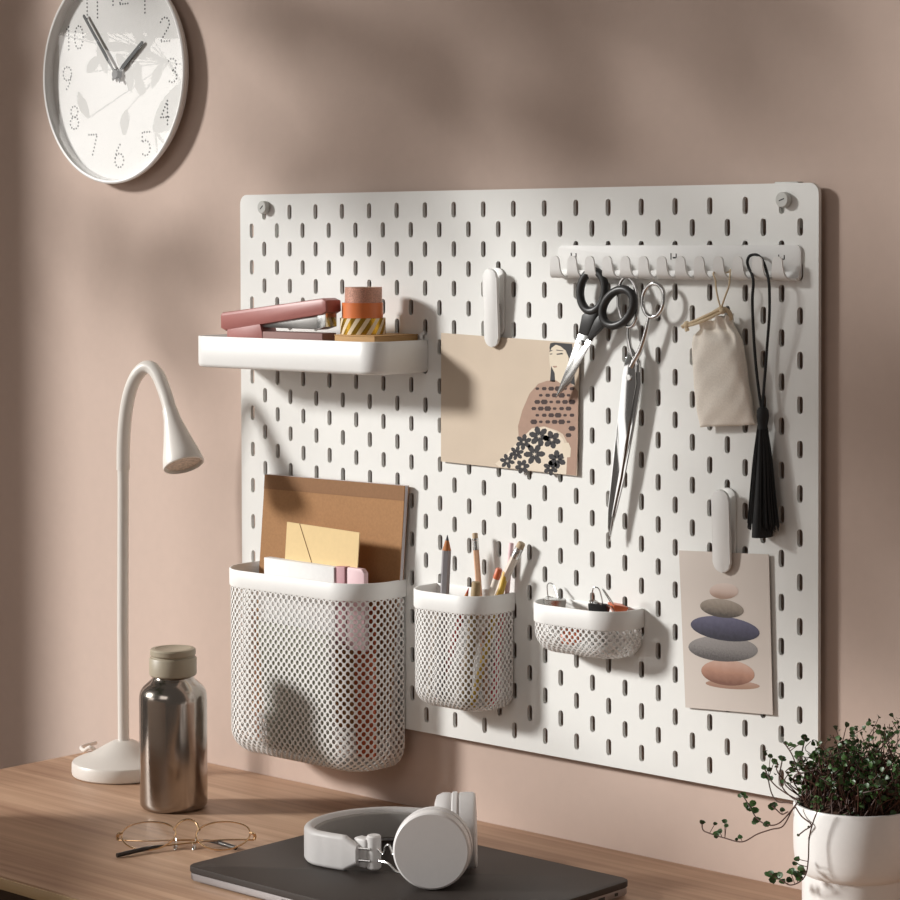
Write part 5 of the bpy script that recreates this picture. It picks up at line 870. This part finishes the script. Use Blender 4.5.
# ------------------------------------------------------------------ scissors
def scis_ring(bm, pts, r, mi=0, flat=None): tube(bm, catmull(pts, 6, closed=True), r, 12, closed=True, mi=mi, flat=flat)
def ell(u, v, ru, rv, tilt, y, n=14):
    return None
BR1 = [(0.14564, -0.0125, 1.28095), (0.14336, -0.0125, 1.2733), (0.1389, -0.0125, 1.26712), (0.13302, -0.0125, 1.26348), (0.12674, -0.0125, 1.26302), (0.12113, -0.0125, 1.26584), (0.11718, -0.0125, 1.27147), (0.11559, -0.0125, 1.27891), (0.11663, -0.0125, 1.28689), (0.12013, -0.0125, 1.29399), (0.12546, -0.0125, 1.29898), (0.13169, -0.0125, 1.30101), (0.13774, -0.0125, 1.29974), (0.14258, -0.0125, 1.29541), (0.14537, -0.0125, 1.28877)]
BR2 = [(0.17783, -0.015, 1.26035), (0.17164, -0.015, 1.25442), (0.16404, -0.015, 1.25064), (0.15635, -0.015, 1.24966), (0.14991, -0.015, 1.25167), (0.14585, -0.015, 1.25634), (0.14488, -0.015, 1.26286), (0.14719, -0.015, 1.27008), (0.15235, -0.015, 1.27673), (0.15946, -0.015, 1.28167), (0.16727, -0.015, 1.28403), (0.17444, -0.015, 1.28344), (0.17973, -0.015, 1.28001), (0.18225, -0.015, 1.27433), (0.18158, -0.015, 1.26738)]
sc = thing('scissors', (0.0845, -0.0120, 1.1775), 'scissors with black plastic handles hanging from the third hook', 'scissors', 'scissors on the hook rail')
bm = NB(); scis_ring(bm, BR1, .0041); obj('handle', bm, M['black_plastic'], sc)
BS1 = [(0.12735, -0.0115, 1.2648), (0.13596, -0.0115, 1.26495), (0.13779, -0.0115, 1.26115), (0.12545, -0.0115, 1.23884), (0.11406, -0.0115, 1.24049), (0.11869, -0.0115, 1.25888)]
bm = NB(); prism(bm, [(p[0], p[1] - .003, p[2]) for p in BS1], (0, .006, 0), .0014); obj('handle_shank', bm, M['black_plastic'], sc)
bm = NB(); scis_ring(bm, BR2, .0041); obj('handle', bm, M['black_plastic'], sc)
BS2 = [(0.14489, -0.015, 1.26232), (0.14914, -0.015, 1.25382), (0.14731, -0.015, 1.24807), (0.12952, -0.015, 1.23426), (0.12768, -0.015, 1.23709), (0.13693, -0.015, 1.25453)]
bm = NB(); prism(bm, [(p[0], p[1] - .003, p[2]) for p in BS2], (0, .006, 0), .0014); obj('handle_shank', bm, M['black_plastic'], sc)
BL1 = [(0.11431, -0.0118, 1.24243), (0.12508, -0.0118, 1.24028), (0.1232, -0.0118, 1.22533), (0.10198, -0.0118, 1.19182), (0.08559, -0.0118, 1.17807), (0.08471, -0.0118, 1.179), (0.09825, -0.0118, 1.20719)]
bm = NB(); prism(bm, [(p[0], p[1] - .001, p[2]) for p in BL1], (0, .0014, 0), .0002); obj('blade', bm, M['silver'], sc)
BL2 = [(0.12789, -0.0142, 1.23707), (0.1338, -0.0142, 1.23626), (0.12825, -0.0142, 1.2294), (0.10772, -0.0142, 1.19795), (0.08633, -0.0142, 1.17754), (0.10336, -0.0142, 1.20262), (0.11774, -0.0142, 1.22815)]
bm = NB(); prism(bm, [(p[0], p[1] - .001, p[2]) for p in BL2], (0, .0014, 0), .0002); obj('blade', bm, M['silver'], sc)
BPV = (0.11923, -0.0148, 1.23225)
bm = NB(); lathe(bm, [(0, -.0024), (.002, -.0022), (.0024, -.001), (.0024, .004), (0, .004)], BPV, (0, 1, 0), 20); obj('pivot_screw', bm, M['silver'], sc)

sh = thing('shears', (0.1513, -0.0120, 1.0436), 'long all-metal shears with round finger loops hanging from the hook rail', 'scissors', 'scissors on the hook rail')
SR1 = [(0.18402, -0.0105, 1.27289), (0.18389, -0.0105, 1.26435), (0.18223, -0.0105, 1.25685), (0.17926, -0.0105, 1.2514), (0.17538, -0.0105, 1.24875), (0.17111, -0.0105, 1.24926), (0.16703, -0.0105, 1.25287), (0.16368, -0.0105, 1.2591), (0.16153, -0.0105, 1.26712), (0.16088, -0.0105, 1.27582), (0.16181, -0.0105, 1.28403), (0.16419, -0.0105, 1.29062), (0.1677, -0.0105, 1.29471), (0.17185, -0.0105, 1.29575), (0.17609, -0.0105, 1.2936), (0.17985, -0.0105, 1.28857), (0.18261, -0.0105, 1.28135)]
SR2 = [(0.21723, -0.0135, 1.27361), (0.21568, -0.0135, 1.26801), (0.21268, -0.0135, 1.26327), (0.20861, -0.0135, 1.26002), (0.20402, -0.0135, 1.25871), (0.19954, -0.0135, 1.25952), (0.19576, -0.0135, 1.26235), (0.19321, -0.0135, 1.26682), (0.19223, -0.0135, 1.27232), (0.19297, -0.0135, 1.27811), (0.19532, -0.0135, 1.28339), (0.19895, -0.0135, 1.28745), (0.20337, -0.0135, 1.28973), (0.20798, -0.0135, 1.28995), (0.21215, -0.0135, 1.28807), (0.21534, -0.0135, 1.28436), (0.21711, -0.0135, 1.27931)]
bm = NB(); scis_ring(bm, SR1, .0020); obj('finger_loop', bm, M['chrome'], sh)
bm = NB(); scis_ring(bm, SR2, .0021); obj('finger_loop', bm, M['chrome'], sh)
SH1 = [(0.17277, -0.0105, 1.24945), (0.17359, -0.0108, 1.23621), (0.17689, -0.0112, 1.22495), (0.18429, -0.0115, 1.21479), (0.18487, -0.0115, 1.20631)]
bm = NB(); tube(bm, catmull(SH1, 6), [.0020 + .0012 * i / 24 for i in range(25)], 12); obj('shank', bm, M['chrome'], sh)
SH2 = [(0.20013, -0.0135, 1.25905), (0.19716, -0.0135, 1.24819), (0.19285, -0.0133, 1.23585), (0.18785, -0.013, 1.22534), (0.18188, -0.013, 1.21666), (0.17828, -0.013, 1.21087)]
bm = NB(); tube(bm, catmull(SH2, 6), [.0020 + .0010 * i / 30 for i in range(31)], 12); obj('shank', bm, M['chrome'], sh)
SL1 = [(0.17236, -0.012, 1.2258), (0.17812, -0.012, 1.2288), (0.18825, -0.012, 1.21682), (0.18883, -0.012, 1.19514), (0.18043, -0.012, 1.15696), (0.16836, -0.012, 1.10501), (0.15742, -0.012, 1.06897), (0.15192, -0.012, 1.04846), (0.15069, -0.012, 1.04309), (0.14973, -0.012, 1.05403), (0.15257, -0.012, 1.07818), (0.16054, -0.012, 1.13121), (0.16603, -0.012, 1.17146), (0.16908, -0.012, 1.20293)]
bm = NB(); prism(bm, [(p[0], p[1], p[2]) for p in SL1], (0, .0018, 0), .0005); obj('blade', bm, M['chrome'], sh)
SL2 = [(0.17188, -0.014, 1.22017), (0.18266, -0.014, 1.2205), (0.18443, -0.014, 1.19507), (0.17601, -0.014, 1.15686), (0.16572, -0.014, 1.10499), (0.15659, -0.014, 1.07195), (0.15193, -0.014, 1.04865), (0.14999, -0.014, 1.05615), (0.15112, -0.014, 1.07824), (0.15764, -0.014, 1.13118), (0.16399, -0.014, 1.17148), (0.16825, -0.014, 1.20299)]
bm = NB(); prism(bm, [(p[0], p[1], p[2]) for p in SL2], (0, .0016, 0), .0005); obj('blade', bm, M['chrome'], sh)
SPV = (0.17658, -0.0142, 1.20093)
bm = NB(); lathe(bm, [(0, -.0018), (.0028, -.0016), (.0032, -.0006), (.0032, .004), (0, .004)], SPV, (0, 1, 0), 24); obj('pivot_screw', bm, M['silver'], sh)

# ------------------------------------------------------------------ drawstring bag
bag = thing('drawstring_bag', (0.2848, -0.0120, 1.1603), 'small cream cotton drawstring bag hanging from the hook rail', 'bag')
BGL = [(0.2583, -0.016, 1.25516), (0.25773, -0.016, 1.24685), (0.25144, -0.016, 1.24024), (0.25166, -0.016, 1.21991), (0.25257, -0.016, 1.19683), (0.25429, -0.016, 1.17379), (0.256, -0.016, 1.15769)]
BGR = [(0.29383, -0.016, 1.26137), (0.29439, -0.016, 1.25226), (0.30385, -0.016, 1.23974), (0.30884, -0.016, 1.21989), (0.31217, -0.016, 1.19912), (0.31549, -0.016, 1.17838), (0.31825, -0.016, 1.16309)]
bm = NB(); rows = []
NBs = 72; dep = [.0075, .0058, .0085, .0095, .0090, .0075, .0018]; cyv = [-.0125, -.0105, -.0125, -.0132, -.0125, -.011, -.0095]
lv = catmull(BGL, 6); rv = catmull(BGR, 6)
dp = catmull([(d, c, 0) for d, c in zip(dep, cyv)], 6)
for k, (l, r) in enumerate(zip(lv, rv)):
    row = []; f = k / (len(lv) - 1); pl = max(0, 1 - f * 2.3)
    for i in range(NBs):
        a = 2 * PI * i / NBs; ca, sa = math.cos(a), math.sin(a)
        mid = (l + r) / 2; hw = (r.x - l.x) / 2
        ww = math.copysign(abs(ca) ** .75, ca); 
        wr = .0036 * pl * math.sin(9 * a + 1.2 * math.sin(k * .4)) + .0012 * math.sin(5 * a + k * .30) * (1 - pl * .6) * (1 - f) + .0010 * math.sin(4 * a - k * .42) * (1 - f * .4) + .0005 * math.sin(7 * a + k * .9)
        x = mid.x + hw * ww; y = min(-.0012, dp[k].y + (dp[k].x + wr) * math.copysign(abs(sa) ** .8, sa)); z = l.z + (r.z - l.z) * (ww + 1) / 2 + wr * .5
        row.append(bm.verts.new((x, y, z)))
    rows.append(row)
for A, B in zip(rows, rows[1:]):
    for i in range(NBs): bm.faces.new((A[i], A[(i + 1) % NBs], B[(i + 1) % NBs], B[i]))
bm.faces.new(rows[-1])
bm.faces.new(rows[0][::-1])
obj('pouch', bm, M['cotton'], bag, angle=80)
BGN = [(0.26399, -0.016, 1.25896), (0.27565, -0.018, 1.2629), (0.28577, -0.018, 1.26766), (0.29183, -0.014, 1.26493), (0.29262, -0.012, 1.25759)]
bm = NB(); tube(bm, catmull(BGN, 6), .0022, 8)
BGK = [(0.28722, -0.02, 1.26773), (0.27407, -0.022, 1.26206), (0.25819, -0.022, 1.25578), (0.24847, -0.022, 1.25235)]
tube(bm, catmull(BGK, 6), .0014, 8)
BGK2 = [(0.28834, -0.02, 1.26501), (0.27705, -0.023, 1.2594), (0.26007, -0.023, 1.25355), (0.24905, -0.022, 1.25144)]
tube(bm, catmull(BGK2, 6), .0013, 8)
ball(bm, (0.2502, -0.0220, 1.2529), .0032, scale=(1.1, .8, 1))
tube(bm, [(0.2490, -0.0220, 1.2514), (0.2508, -0.0220, 1.2469)], [.0016, .0022], 8); tube(bm, [(0.2479, -0.0220, 1.2523), (0.2450, -0.0220, 1.2504)], [.0016, .002], 8)
obj('drawstring', bm, M['cord'], bag)
BLP = [(0.28649, -0.019, 1.26769), (0.28349, -0.0195, 1.2777), (0.28124, -0.0195, 1.28772), (0.28068, -0.0195, 1.2941)]
BLQ = [(0.28649, -0.019, 1.26769), (0.29188, -0.0195, 1.27964), (0.29578, -0.0195, 1.28878), (0.29473, -0.0165, 1.29783)]
hx_ = HK[0][0] + (HK[1][0] - HK[0][0]) * 9 / 12
bm = NB(); lp = [Vector(p) for p in BLP] + [V(hx_ - .0050, -.0185, HZ + .004), V(hx_ - .0045, -.0135, HZ + .0065), V(hx_ + .0005, -.0105, HZ + .0045), V(hx_ + .008, -.0115, HZ + .006), V(hx_ + .0115, -.0150, HZ + .0075)] + [Vector(p) for p in BLQ[::-1]]
tube(bm, catmull(lp, 6), .00085, 8)
ball(bm, (0.2882, -0.0190, 1.2659), .003)
obj('hanging_loop', bm, M['cord'], bag)

# ------------------------------------------------------------------ tassel
ts = thing('tassel', (0.3281, -0.0120, 1.0672), 'black thread tassel hanging by a long cord from the hook rail', 'tassel')
ky = HK[0][0] + (HK[1][0] - HK[0][0]) * 11 / 12
TLc = [(0.32284, -0.0195, 1.29178), (0.32069, -0.018, 1.27638), (0.31969, -0.015, 1.24917), (0.32069, -0.0125, 1.21741), (0.32385, -0.0115, 1.1903), (0.32625, -0.011, 1.17588)]
TRc = [(0.33992, -0.019, 1.28566), (0.33924, -0.018, 1.26318), (0.33479, -0.015, 1.236), (0.3311, -0.0125, 1.21324), (0.32823, -0.0115, 1.19048), (0.32713, -0.011, 1.17592)]
TTop = [(0.32035, -0.018, 1.29895), (0.31386, -0.0135, 1.30473), (0.30915, -0.0095, 1.31057), (0.3112, -0.0085, 1.31601), (0.31891, -0.0085, 1.31694), (0.32619, -0.0095, 1.31154), (0.33301, -0.013, 1.30169), (0.33881, -0.0185, 1.29371)]
bm = NB(); tube(bm, catmull([Vector(p) for p in TLc[::-1]] + [Vector(p) for p in TTop] + [Vector(p) for p in TRc], 6), .00135, 8); obj('cord', bm, M['black_thread'], ts)
THd = (0.32713, -0.011, 1.17048)
bm = NB(); lathe(bm, [(0, .009), (.0035, .0085), (.0052, .006), (.0058, .001), (.0052, -.004), (.0044, -.008), (.005, -.011), (0, -.011)], THd, seg=20); obj('tassel_head', bm, M['black_thread'], ts)
TBt = [(0.32681, -0.011, 1.15868), (0.32903, -0.0125, 1.06916)]
bm = NB(); a0, b0 = Vector(TBt[0]), Vector(TBt[1])
for k in range(230):
    an = random.uniform(0, 2 * PI); rr = math.sqrt(random.random()); r0 = .0046 * rr; r1 = .0165 * rr
    p0 = a0 + V(math.cos(an) * r0, math.sin(an) * r0 * .8, .004); yb = math.sin(an) * .0098 * rr
    p3 = b0 + V(math.cos(an) * r1, yb, random.uniform(-.004, .004) + .002 * rr)
    p1 = p0.lerp(p3, .33) + V(math.cos(an) * .0012, 0, 0); p2 = p0.lerp(p3, .7) + V(random.uniform(-.0006, .0006), random.uniform(-.0005, .0005), 0)
    if k % 26 == 0: p3 += V(random.uniform(-.006, .006), -.001, -.004)
    tube(bm, catmull([p0, p1, p2, p3], 3), .00052, 4, cap=False)
lathe(bm, [(.0042, .003), (.0044, 0), (.0062, -.025), (.0088, -.055), (.012, -.085), (.0125, -.097), (0, -.092)], a0, sy=.62, seg=20)
obj('tassel_skirt', bm, M['black_thread'], ts)

# ------------------------------------------------------------------ potted plant
POTC = (0.50025, -0.125, 0.86665)
PX, PYY, PR, PRIM = POTC[0], -.125, .0512, POTC[2]
PH = PRIM - .74
pl = thing('potted_plant', (PX, PYY, .74), 'wiry small leaved plant trailing from a white footed pot at the right', 'plant')
bm = NB(); lathe(bm, [(0, 0), (.0425, 0), (.0440, .002), (.0440, PH - .0575), (.0458, PH - .0565), (.0482, PH - .0530), (.0500, PH - .0470), (.0509, PH - .039), (PR, PH - .028), (PR, PH - .002), (PR - .001, PH), (PR - .003, PH), (PR - .0038, PH - .002), (PR - .0038, PH - .03), (0, PH - .034)], (PX, PYY, .74), seg=96); obj('pot', bm, M['pot'], pl, angle=45)
bm = NB(); lathe(bm, [(0, PH + .012), (.02, PH + .010), (.036, PH + .003), (PR - .0045, PH - .006), (PR - .005, PH - .016), (0, PH - .016)], (PX, PYY, .74), seg=48); obj('soil', bm, M['soil'], pl)
rnd = random.Random(11)
def leaf(bm, c, r, nrm, mi=0):
    x, y, z_ = frame(nrm); a0 = rnd.uniform(0, 6.28); c = Vector(c)
    pts = []
    for k in range(7):
        a = a0 + 2 * PI * k / 7; rr = r * (1 if k else 1.25)
        pts.append(c + x * math.cos(a) * rr + y * math.sin(a) * rr * .85 + z_ * (.25 * r * math.cos(2 * (a - a0))))
    ctr = bm.verts.new(c - z_ * r * .15); vs = [bm.verts.new(p) for p in pts]
    for k in range(7): bm.faces.new((ctr, vs[k], vs[(k + 1) % 7]))
def rdir(): return Vector((rnd.gauss(0, 1), rnd.gauss(0, 1), rnd.gauss(.5, 1))).normalized()
sb, lb = NB(), NB()
SR_ = PR - .006
for k in range(250):
    an = rnd.uniform(0, 2 * PI); rr = math.sqrt(rnd.random()) * SR_
    b = V(PX + rr * math.cos(an), PYY + rr * math.sin(an), PRIM + .006 - (rr / SR_) ** 2 * .008)
    out = V(math.cos(an), math.sin(an), 0) * (rr / SR_)
    rgt = (b - V(PX, PYY, 0)).dot(CR) / SR_            # taller towards the right
    h = rnd.uniform(.018, .058 + .034 * max(0, rgt + .3)) * (1 - .3 * (rr / SR_))
    q = b + V(0, 0, h) + out * rnd.uniform(.0, .026 if rgt > -.3 else .010) + CR * max(-.016, rnd.gauss(.004, .013)) + V(0, rnd.gauss(0, .010), 0)
    q.y = min(q.y, -.02)
    m1 = b.lerp(q, .4) + V(rnd.gauss(0, .006), rnd.gauss(0, .005), .005); m2 = b.lerp(q, .75) + V(rnd.gauss(0, .005), rnd.gauss(0, .004), .003)
    P = catmull([b, m1, m2, q], 4); tube(sb, P, [.00065 - .0004 * i / len(P) for i in range(len(P))], 4, cap=False)
    for p in P[3:]:
        if rnd.random() < .42: leaf(lb, p + rdir() * .003, rnd.uniform(.0014, .0027), rdir())
    if rnd.random() < .7: leaf(lb, q, rnd.uniform(.0018, .0030), rdir())
for k in range(150):   # low mat of leaves round the rim
    an = rnd.uniform(0, 2 * PI); rr = .03 + rnd.random() * .019
    p = V(PX + rr * math.cos(an), PYY + rr * math.sin(an), PRIM + rnd.uniform(-.002, .012)); leaf(lb, p, rnd.uniform(.0018, .0030), rdir())
for k in range(260):
    an = rnd.uniform(0, 2 * PI); rr = rnd.uniform(.01, .044); p = V(PX + rr * math.cos(an), PYY + rr * math.sin(an), PRIM + .002)
    e = p + V(rnd.gauss(0, .016), rnd.gauss(0, .015), rnd.uniform(-.002, .012)); eo = V(e.x - PX, e.y - PYY, 0); e -= eo * max(0, 1 - .043 / max(eo.length, 1e-4)); tube(sb, catmull([p, p.lerp(e, .5) + V(0, 0, rnd.uniform(.008, .026)), e], 5), .0006, 4, cap=False)
obj('stems', sb, M['stem'], pl, angle=80); obj('foliage', lb, M['leaf'], pl, angle=80)
VINES = [[(0.47181, -0.165, 0.86718), (0.46266, -0.16167, 0.86129), (0.45114, -0.15833, 0.84526), (0.43716, -0.155, 0.83944), (0.42067, -0.15167, 0.83219), (0.40279, -0.14833, 0.82207), (0.38224, -0.145, 0.82121), (0.36139, -0.14167, 0.82197), (0.35398, -0.13833, 0.82277), (0.35078, -0.135, 0.82711)], [(0.46951, -0.165, 0.86874), (0.45978, -0.16083, 0.85875), (0.44533, -0.15667, 0.84596), (0.43071, -0.1525, 0.84185), (0.41713, -0.14833, 0.84481), (0.40701, -0.14417, 0.85236), (0.39804, -0.14, 0.85819)], [(0.50334, -0.185, 0.87186), (0.4993, -0.18562, 0.86187), (0.4957, -0.18625, 0.84813), (0.49525, -0.18687, 0.8311), (0.49344, -0.1875, 0.81857), (0.48756, -0.18813, 0.811), (0.47893, -0.18875, 0.80711), (0.47139, -0.18938, 0.80932), (0.46036, -0.19, 0.81324)], [(0.46164, -0.15, 0.86683), (0.44833, -0.1475, 0.86921), (0.43489, -0.145, 0.87358), (0.42607, -0.1425, 0.87872), (0.41958, -0.14, 0.88524)], [(0.46395, -0.15, 0.86524), (0.45469, -0.15, 0.8677), (0.44537, -0.15, 0.87407), (0.44186, -0.15, 0.88331), (0.44465, -0.15, 0.89935)], [(0.46164, -0.15, 0.86294), (0.44834, -0.1475, 0.86237), (0.43608, -0.145, 0.861), (0.42845, -0.1425, 0.86627), (0.42315, -0.14, 0.87688)], [(0.4618, -0.14, 0.87096), (0.45257, -0.13667, 0.88267), (0.44328, -0.13333, 0.89843), (0.43276, -0.13, 0.90725)], [(0.46642, -0.14, 0.87166), (0.45729, -0.13333, 0.88477), (0.44811, -0.12667, 0.89804), (0.44709, -0.12, 0.9126)], [(0.47471, -0.176, 0.86861), (0.48222, -0.177, 0.86137), (0.49195, -0.178, 0.85644), (0.48585, -0.179, 0.85087), (0.48087, -0.18, 0.84641)], [(0.46033, -0.165, 0.85958), (0.45111, -0.16, 0.85528), (0.44183, -0.155, 0.85681), (0.43414, -0.15, 0.85765)], [(0.47561, -0.14, 0.87307), (0.46647, -0.13667, 0.88474), (0.45728, -0.13333, 0.89064), (0.44804, -0.13, 0.89169)], [(0.47789, -0.14, 0.8773), (0.46769, -0.13333, 0.89021), (0.46206, -0.12667, 0.90004), (0.45992, -0.12, 0.90455)]]
VLEAF = [[(52, 523, 10), (115, 572, 12), (128, 562, 9), (112, 585, 8), (150, 520, 9), (108, 530, 7), (156, 538, 8), (215, 588, 9), (200, 598, 6)], [(215, 410, 9), (230, 402, 9), (240, 415, 8), (245, 452, 12), (270, 442, 12), (280, 472, 13), (255, 465, 12), (285, 515, 13), (275, 525, 9), (330, 532, 12)], [(345, 745, 14), (370, 755, 14), (355, 770, 13), (385, 750, 12), (395, 778, 11), (440, 735, 14), (460, 745, 15), (475, 720, 12), (425, 770, 11), (450, 700, 9), (458, 682, 10), (430, 735, 11), (470, 765, 13), (330, 745, 9), (485, 740, 11)], [(318, 290, 10), (320, 325, 13), (340, 298, 9), (345, 335, 11)], [(397, 250, 11), (390, 245, 8), (405, 255, 7)], [(345, 240, 9), (362, 262, 11), (335, 330, 9)], [(410, 185, 8), (430, 190, 9), (445, 195, 8), (475, 185, 12)], [(490, 158, 11), (500, 170, 9), (480, 180, 8)], [(465, 580, 5), (510, 545, 5)], [(352, 457, 14), (362, 448, 10), (395, 470, 9)], [(440, 270, 12), (470, 275, 13), (440, 300, 11), (465, 350, 13), (500, 290, 10), (475, 230, 12), (520, 270, 11)], [(550, 215, 11), (540, 250, 12), (525, 240, 10), (560, 260, 11), (545, 300, 10)]]
VLP = [[(0.35078, -0.135, 0.82812, 0.001896747967479675), (0.37125, -0.14167, 0.82279, 0.0022760975609756096), (0.37686, -0.145, 0.82633, 0.0017070731707317073), (0.37294, -0.145, 0.82108, 0.00151739837398374), (0.38223, -0.145, 0.83562, 0.0017070731707317073), (0.36467, -0.135, 0.82895, 0.0013277235772357723), (0.3837, -0.145, 0.83226, 0.00151739837398374), (0.40038, -0.14833, 0.82564, 0.0017070731707317073), (0.39676, -0.14833, 0.82305, 0.0011380487804878048)], [(0.39441, -0.14, 0.85862, 0.0017070731707317073), (0.39804, -0.14, 0.86078, 0.0017070731707317073), (0.40045, -0.14, 0.85856, 0.00151739837398374), (0.40462, -0.14417, 0.85258, 0.0022760975609756096), (0.41061, -0.14417, 0.8555, 0.0022760975609756096), (0.41593, -0.14833, 0.85114, 0.0024657723577235775), (0.40702, -0.14417, 0.85038, 0.0022760975609756096), (0.41713, -0.14833, 0.84284, 0.0024657723577235775), (0.41475, -0.14833, 0.84048, 0.0017070731707317073), (0.43071, -0.1525, 0.84244, 0.0022760975609756096)], [(0.46036, -0.19, 0.81324, 0.0026554471544715445), (0.4661, -0.19, 0.81233, 0.0026554471544715445), (0.46266, -0.19, 0.80885, 0.0024657723577235775), (0.4691, -0.18938, 0.8137, 0.0022760975609756096), (0.47139, -0.18938, 0.80875, 0.002086422764227642), (0.48034, -0.1875, 0.81817, 0.0026554471544715445), (0.4853, -0.18813, 0.81726, 0.0028451219512195124), (0.48825, -0.1875, 0.82241, 0.0022760975609756096), (0.47779, -0.18875, 0.81129, 0.002086422764227642), (0.48259, -0.1875, 0.82524, 0.0017070731707317073), (0.48397, -0.18687, 0.82878, 0.001896747967479675), (0.47892, -0.18875, 0.81817, 0.002086422764227642), (0.48756, -0.18813, 0.81386, 0.0024657723577235775), (0.4569, -0.19, 0.81263, 0.0017070731707317073), (0.49051, -0.1875, 0.81901, 0.002086422764227642)], [(0.4191, -0.14, 0.88616, 0.001896747967479675), (0.41958, -0.14, 0.87931, 0.0024657723577235775), (0.42433, -0.14, 0.88535, 0.0017070731707317073), (0.42726, -0.1425, 0.8789, 0.002086422764227642)], [(0.44465, -0.15, 0.89935, 0.002086422764227642), (0.44301, -0.15, 0.90009, 0.00151739837398374), (0.44651, -0.15, 0.89864, 0.0013277235772357723)], [(0.4255, -0.14, 0.89696, 0.0017070731707317073), (0.42953, -0.14, 0.8932, 0.002086422764227642), (0.42315, -0.14, 0.87885, 0.0017070731707317073)], [(0.43394, -0.13, 0.90741, 0.00151739837398374), (0.43865, -0.13, 0.90708, 0.0017070731707317073), (0.44217, -0.13, 0.90659, 0.00151739837398374), (0.44919, -0.13, 0.90953, 0.0022760975609756096)], [(0.44592, -0.12, 0.91283, 0.002086422764227642), (0.44827, -0.12, 0.91079, 0.0017070731707317073), (0.44359, -0.12, 0.90817, 0.00151739837398374)], [(0.48087, -0.18, 0.84641, 0.0009483739837398375), (0.4897, -0.178, 0.85417, 0.0009483739837398375)], [(0.43414, -0.15, 0.85726, 0.0026554471544715445), (0.43649, -0.15, 0.85939, 0.001896747967479675), (0.45111, -0.16, 0.85917, 0.0017070731707317073)], [(0.44102, -0.13, 0.89166, 0.0022760975609756096), (0.44804, -0.13, 0.89169, 0.0024657723577235775), (0.44102, -0.13, 0.88575, 0.002086422764227642), (0.44689, -0.13, 0.87678, 0.0024657723577235775), (0.45728, -0.13333, 0.89064, 0.001896747967479675), (0.4492, -0.13, 0.9007, 0.0022760975609756096), (0.46191, -0.13333, 0.89523, 0.002086422764227642)], [(0.45993, -0.12, 0.90357, 0.002086422764227642), (0.46207, -0.12667, 0.89808, 0.0022760975609756096), (0.45859, -0.12667, 0.89954, 0.001896747967479675), (0.4667, -0.12667, 0.89679, 0.002086422764227642), (0.46769, -0.13333, 0.89021, 0.001896747967479675)]]
for v, L in zip(VINES, VLP):
    bm = NB(); tube(bm, catmull(v, 6), .0006, 5, cap=False)
    for x, y, z, r in L:   # short leaf stalks
        c = min([Vector(p) for p in catmull(v, 6)], key=lambda p: (p - V(x, y, z)).length)
        if (c - V(x, y, z)).length > .001: tube(bm, [c, V(x, y, z)], .00035, 4, cap=False)
    o = obj('trailing_stem', bm, M['stem'], pl, angle=80)
    bm = NB()
    for x, y, z, r in L: leaf(bm, (x, y, z), r * 1.4, (Vector((.5, -.75, .35)) + rdir() * .45))
    obj('leaves', bm, M['leaf'], o, angle=80)
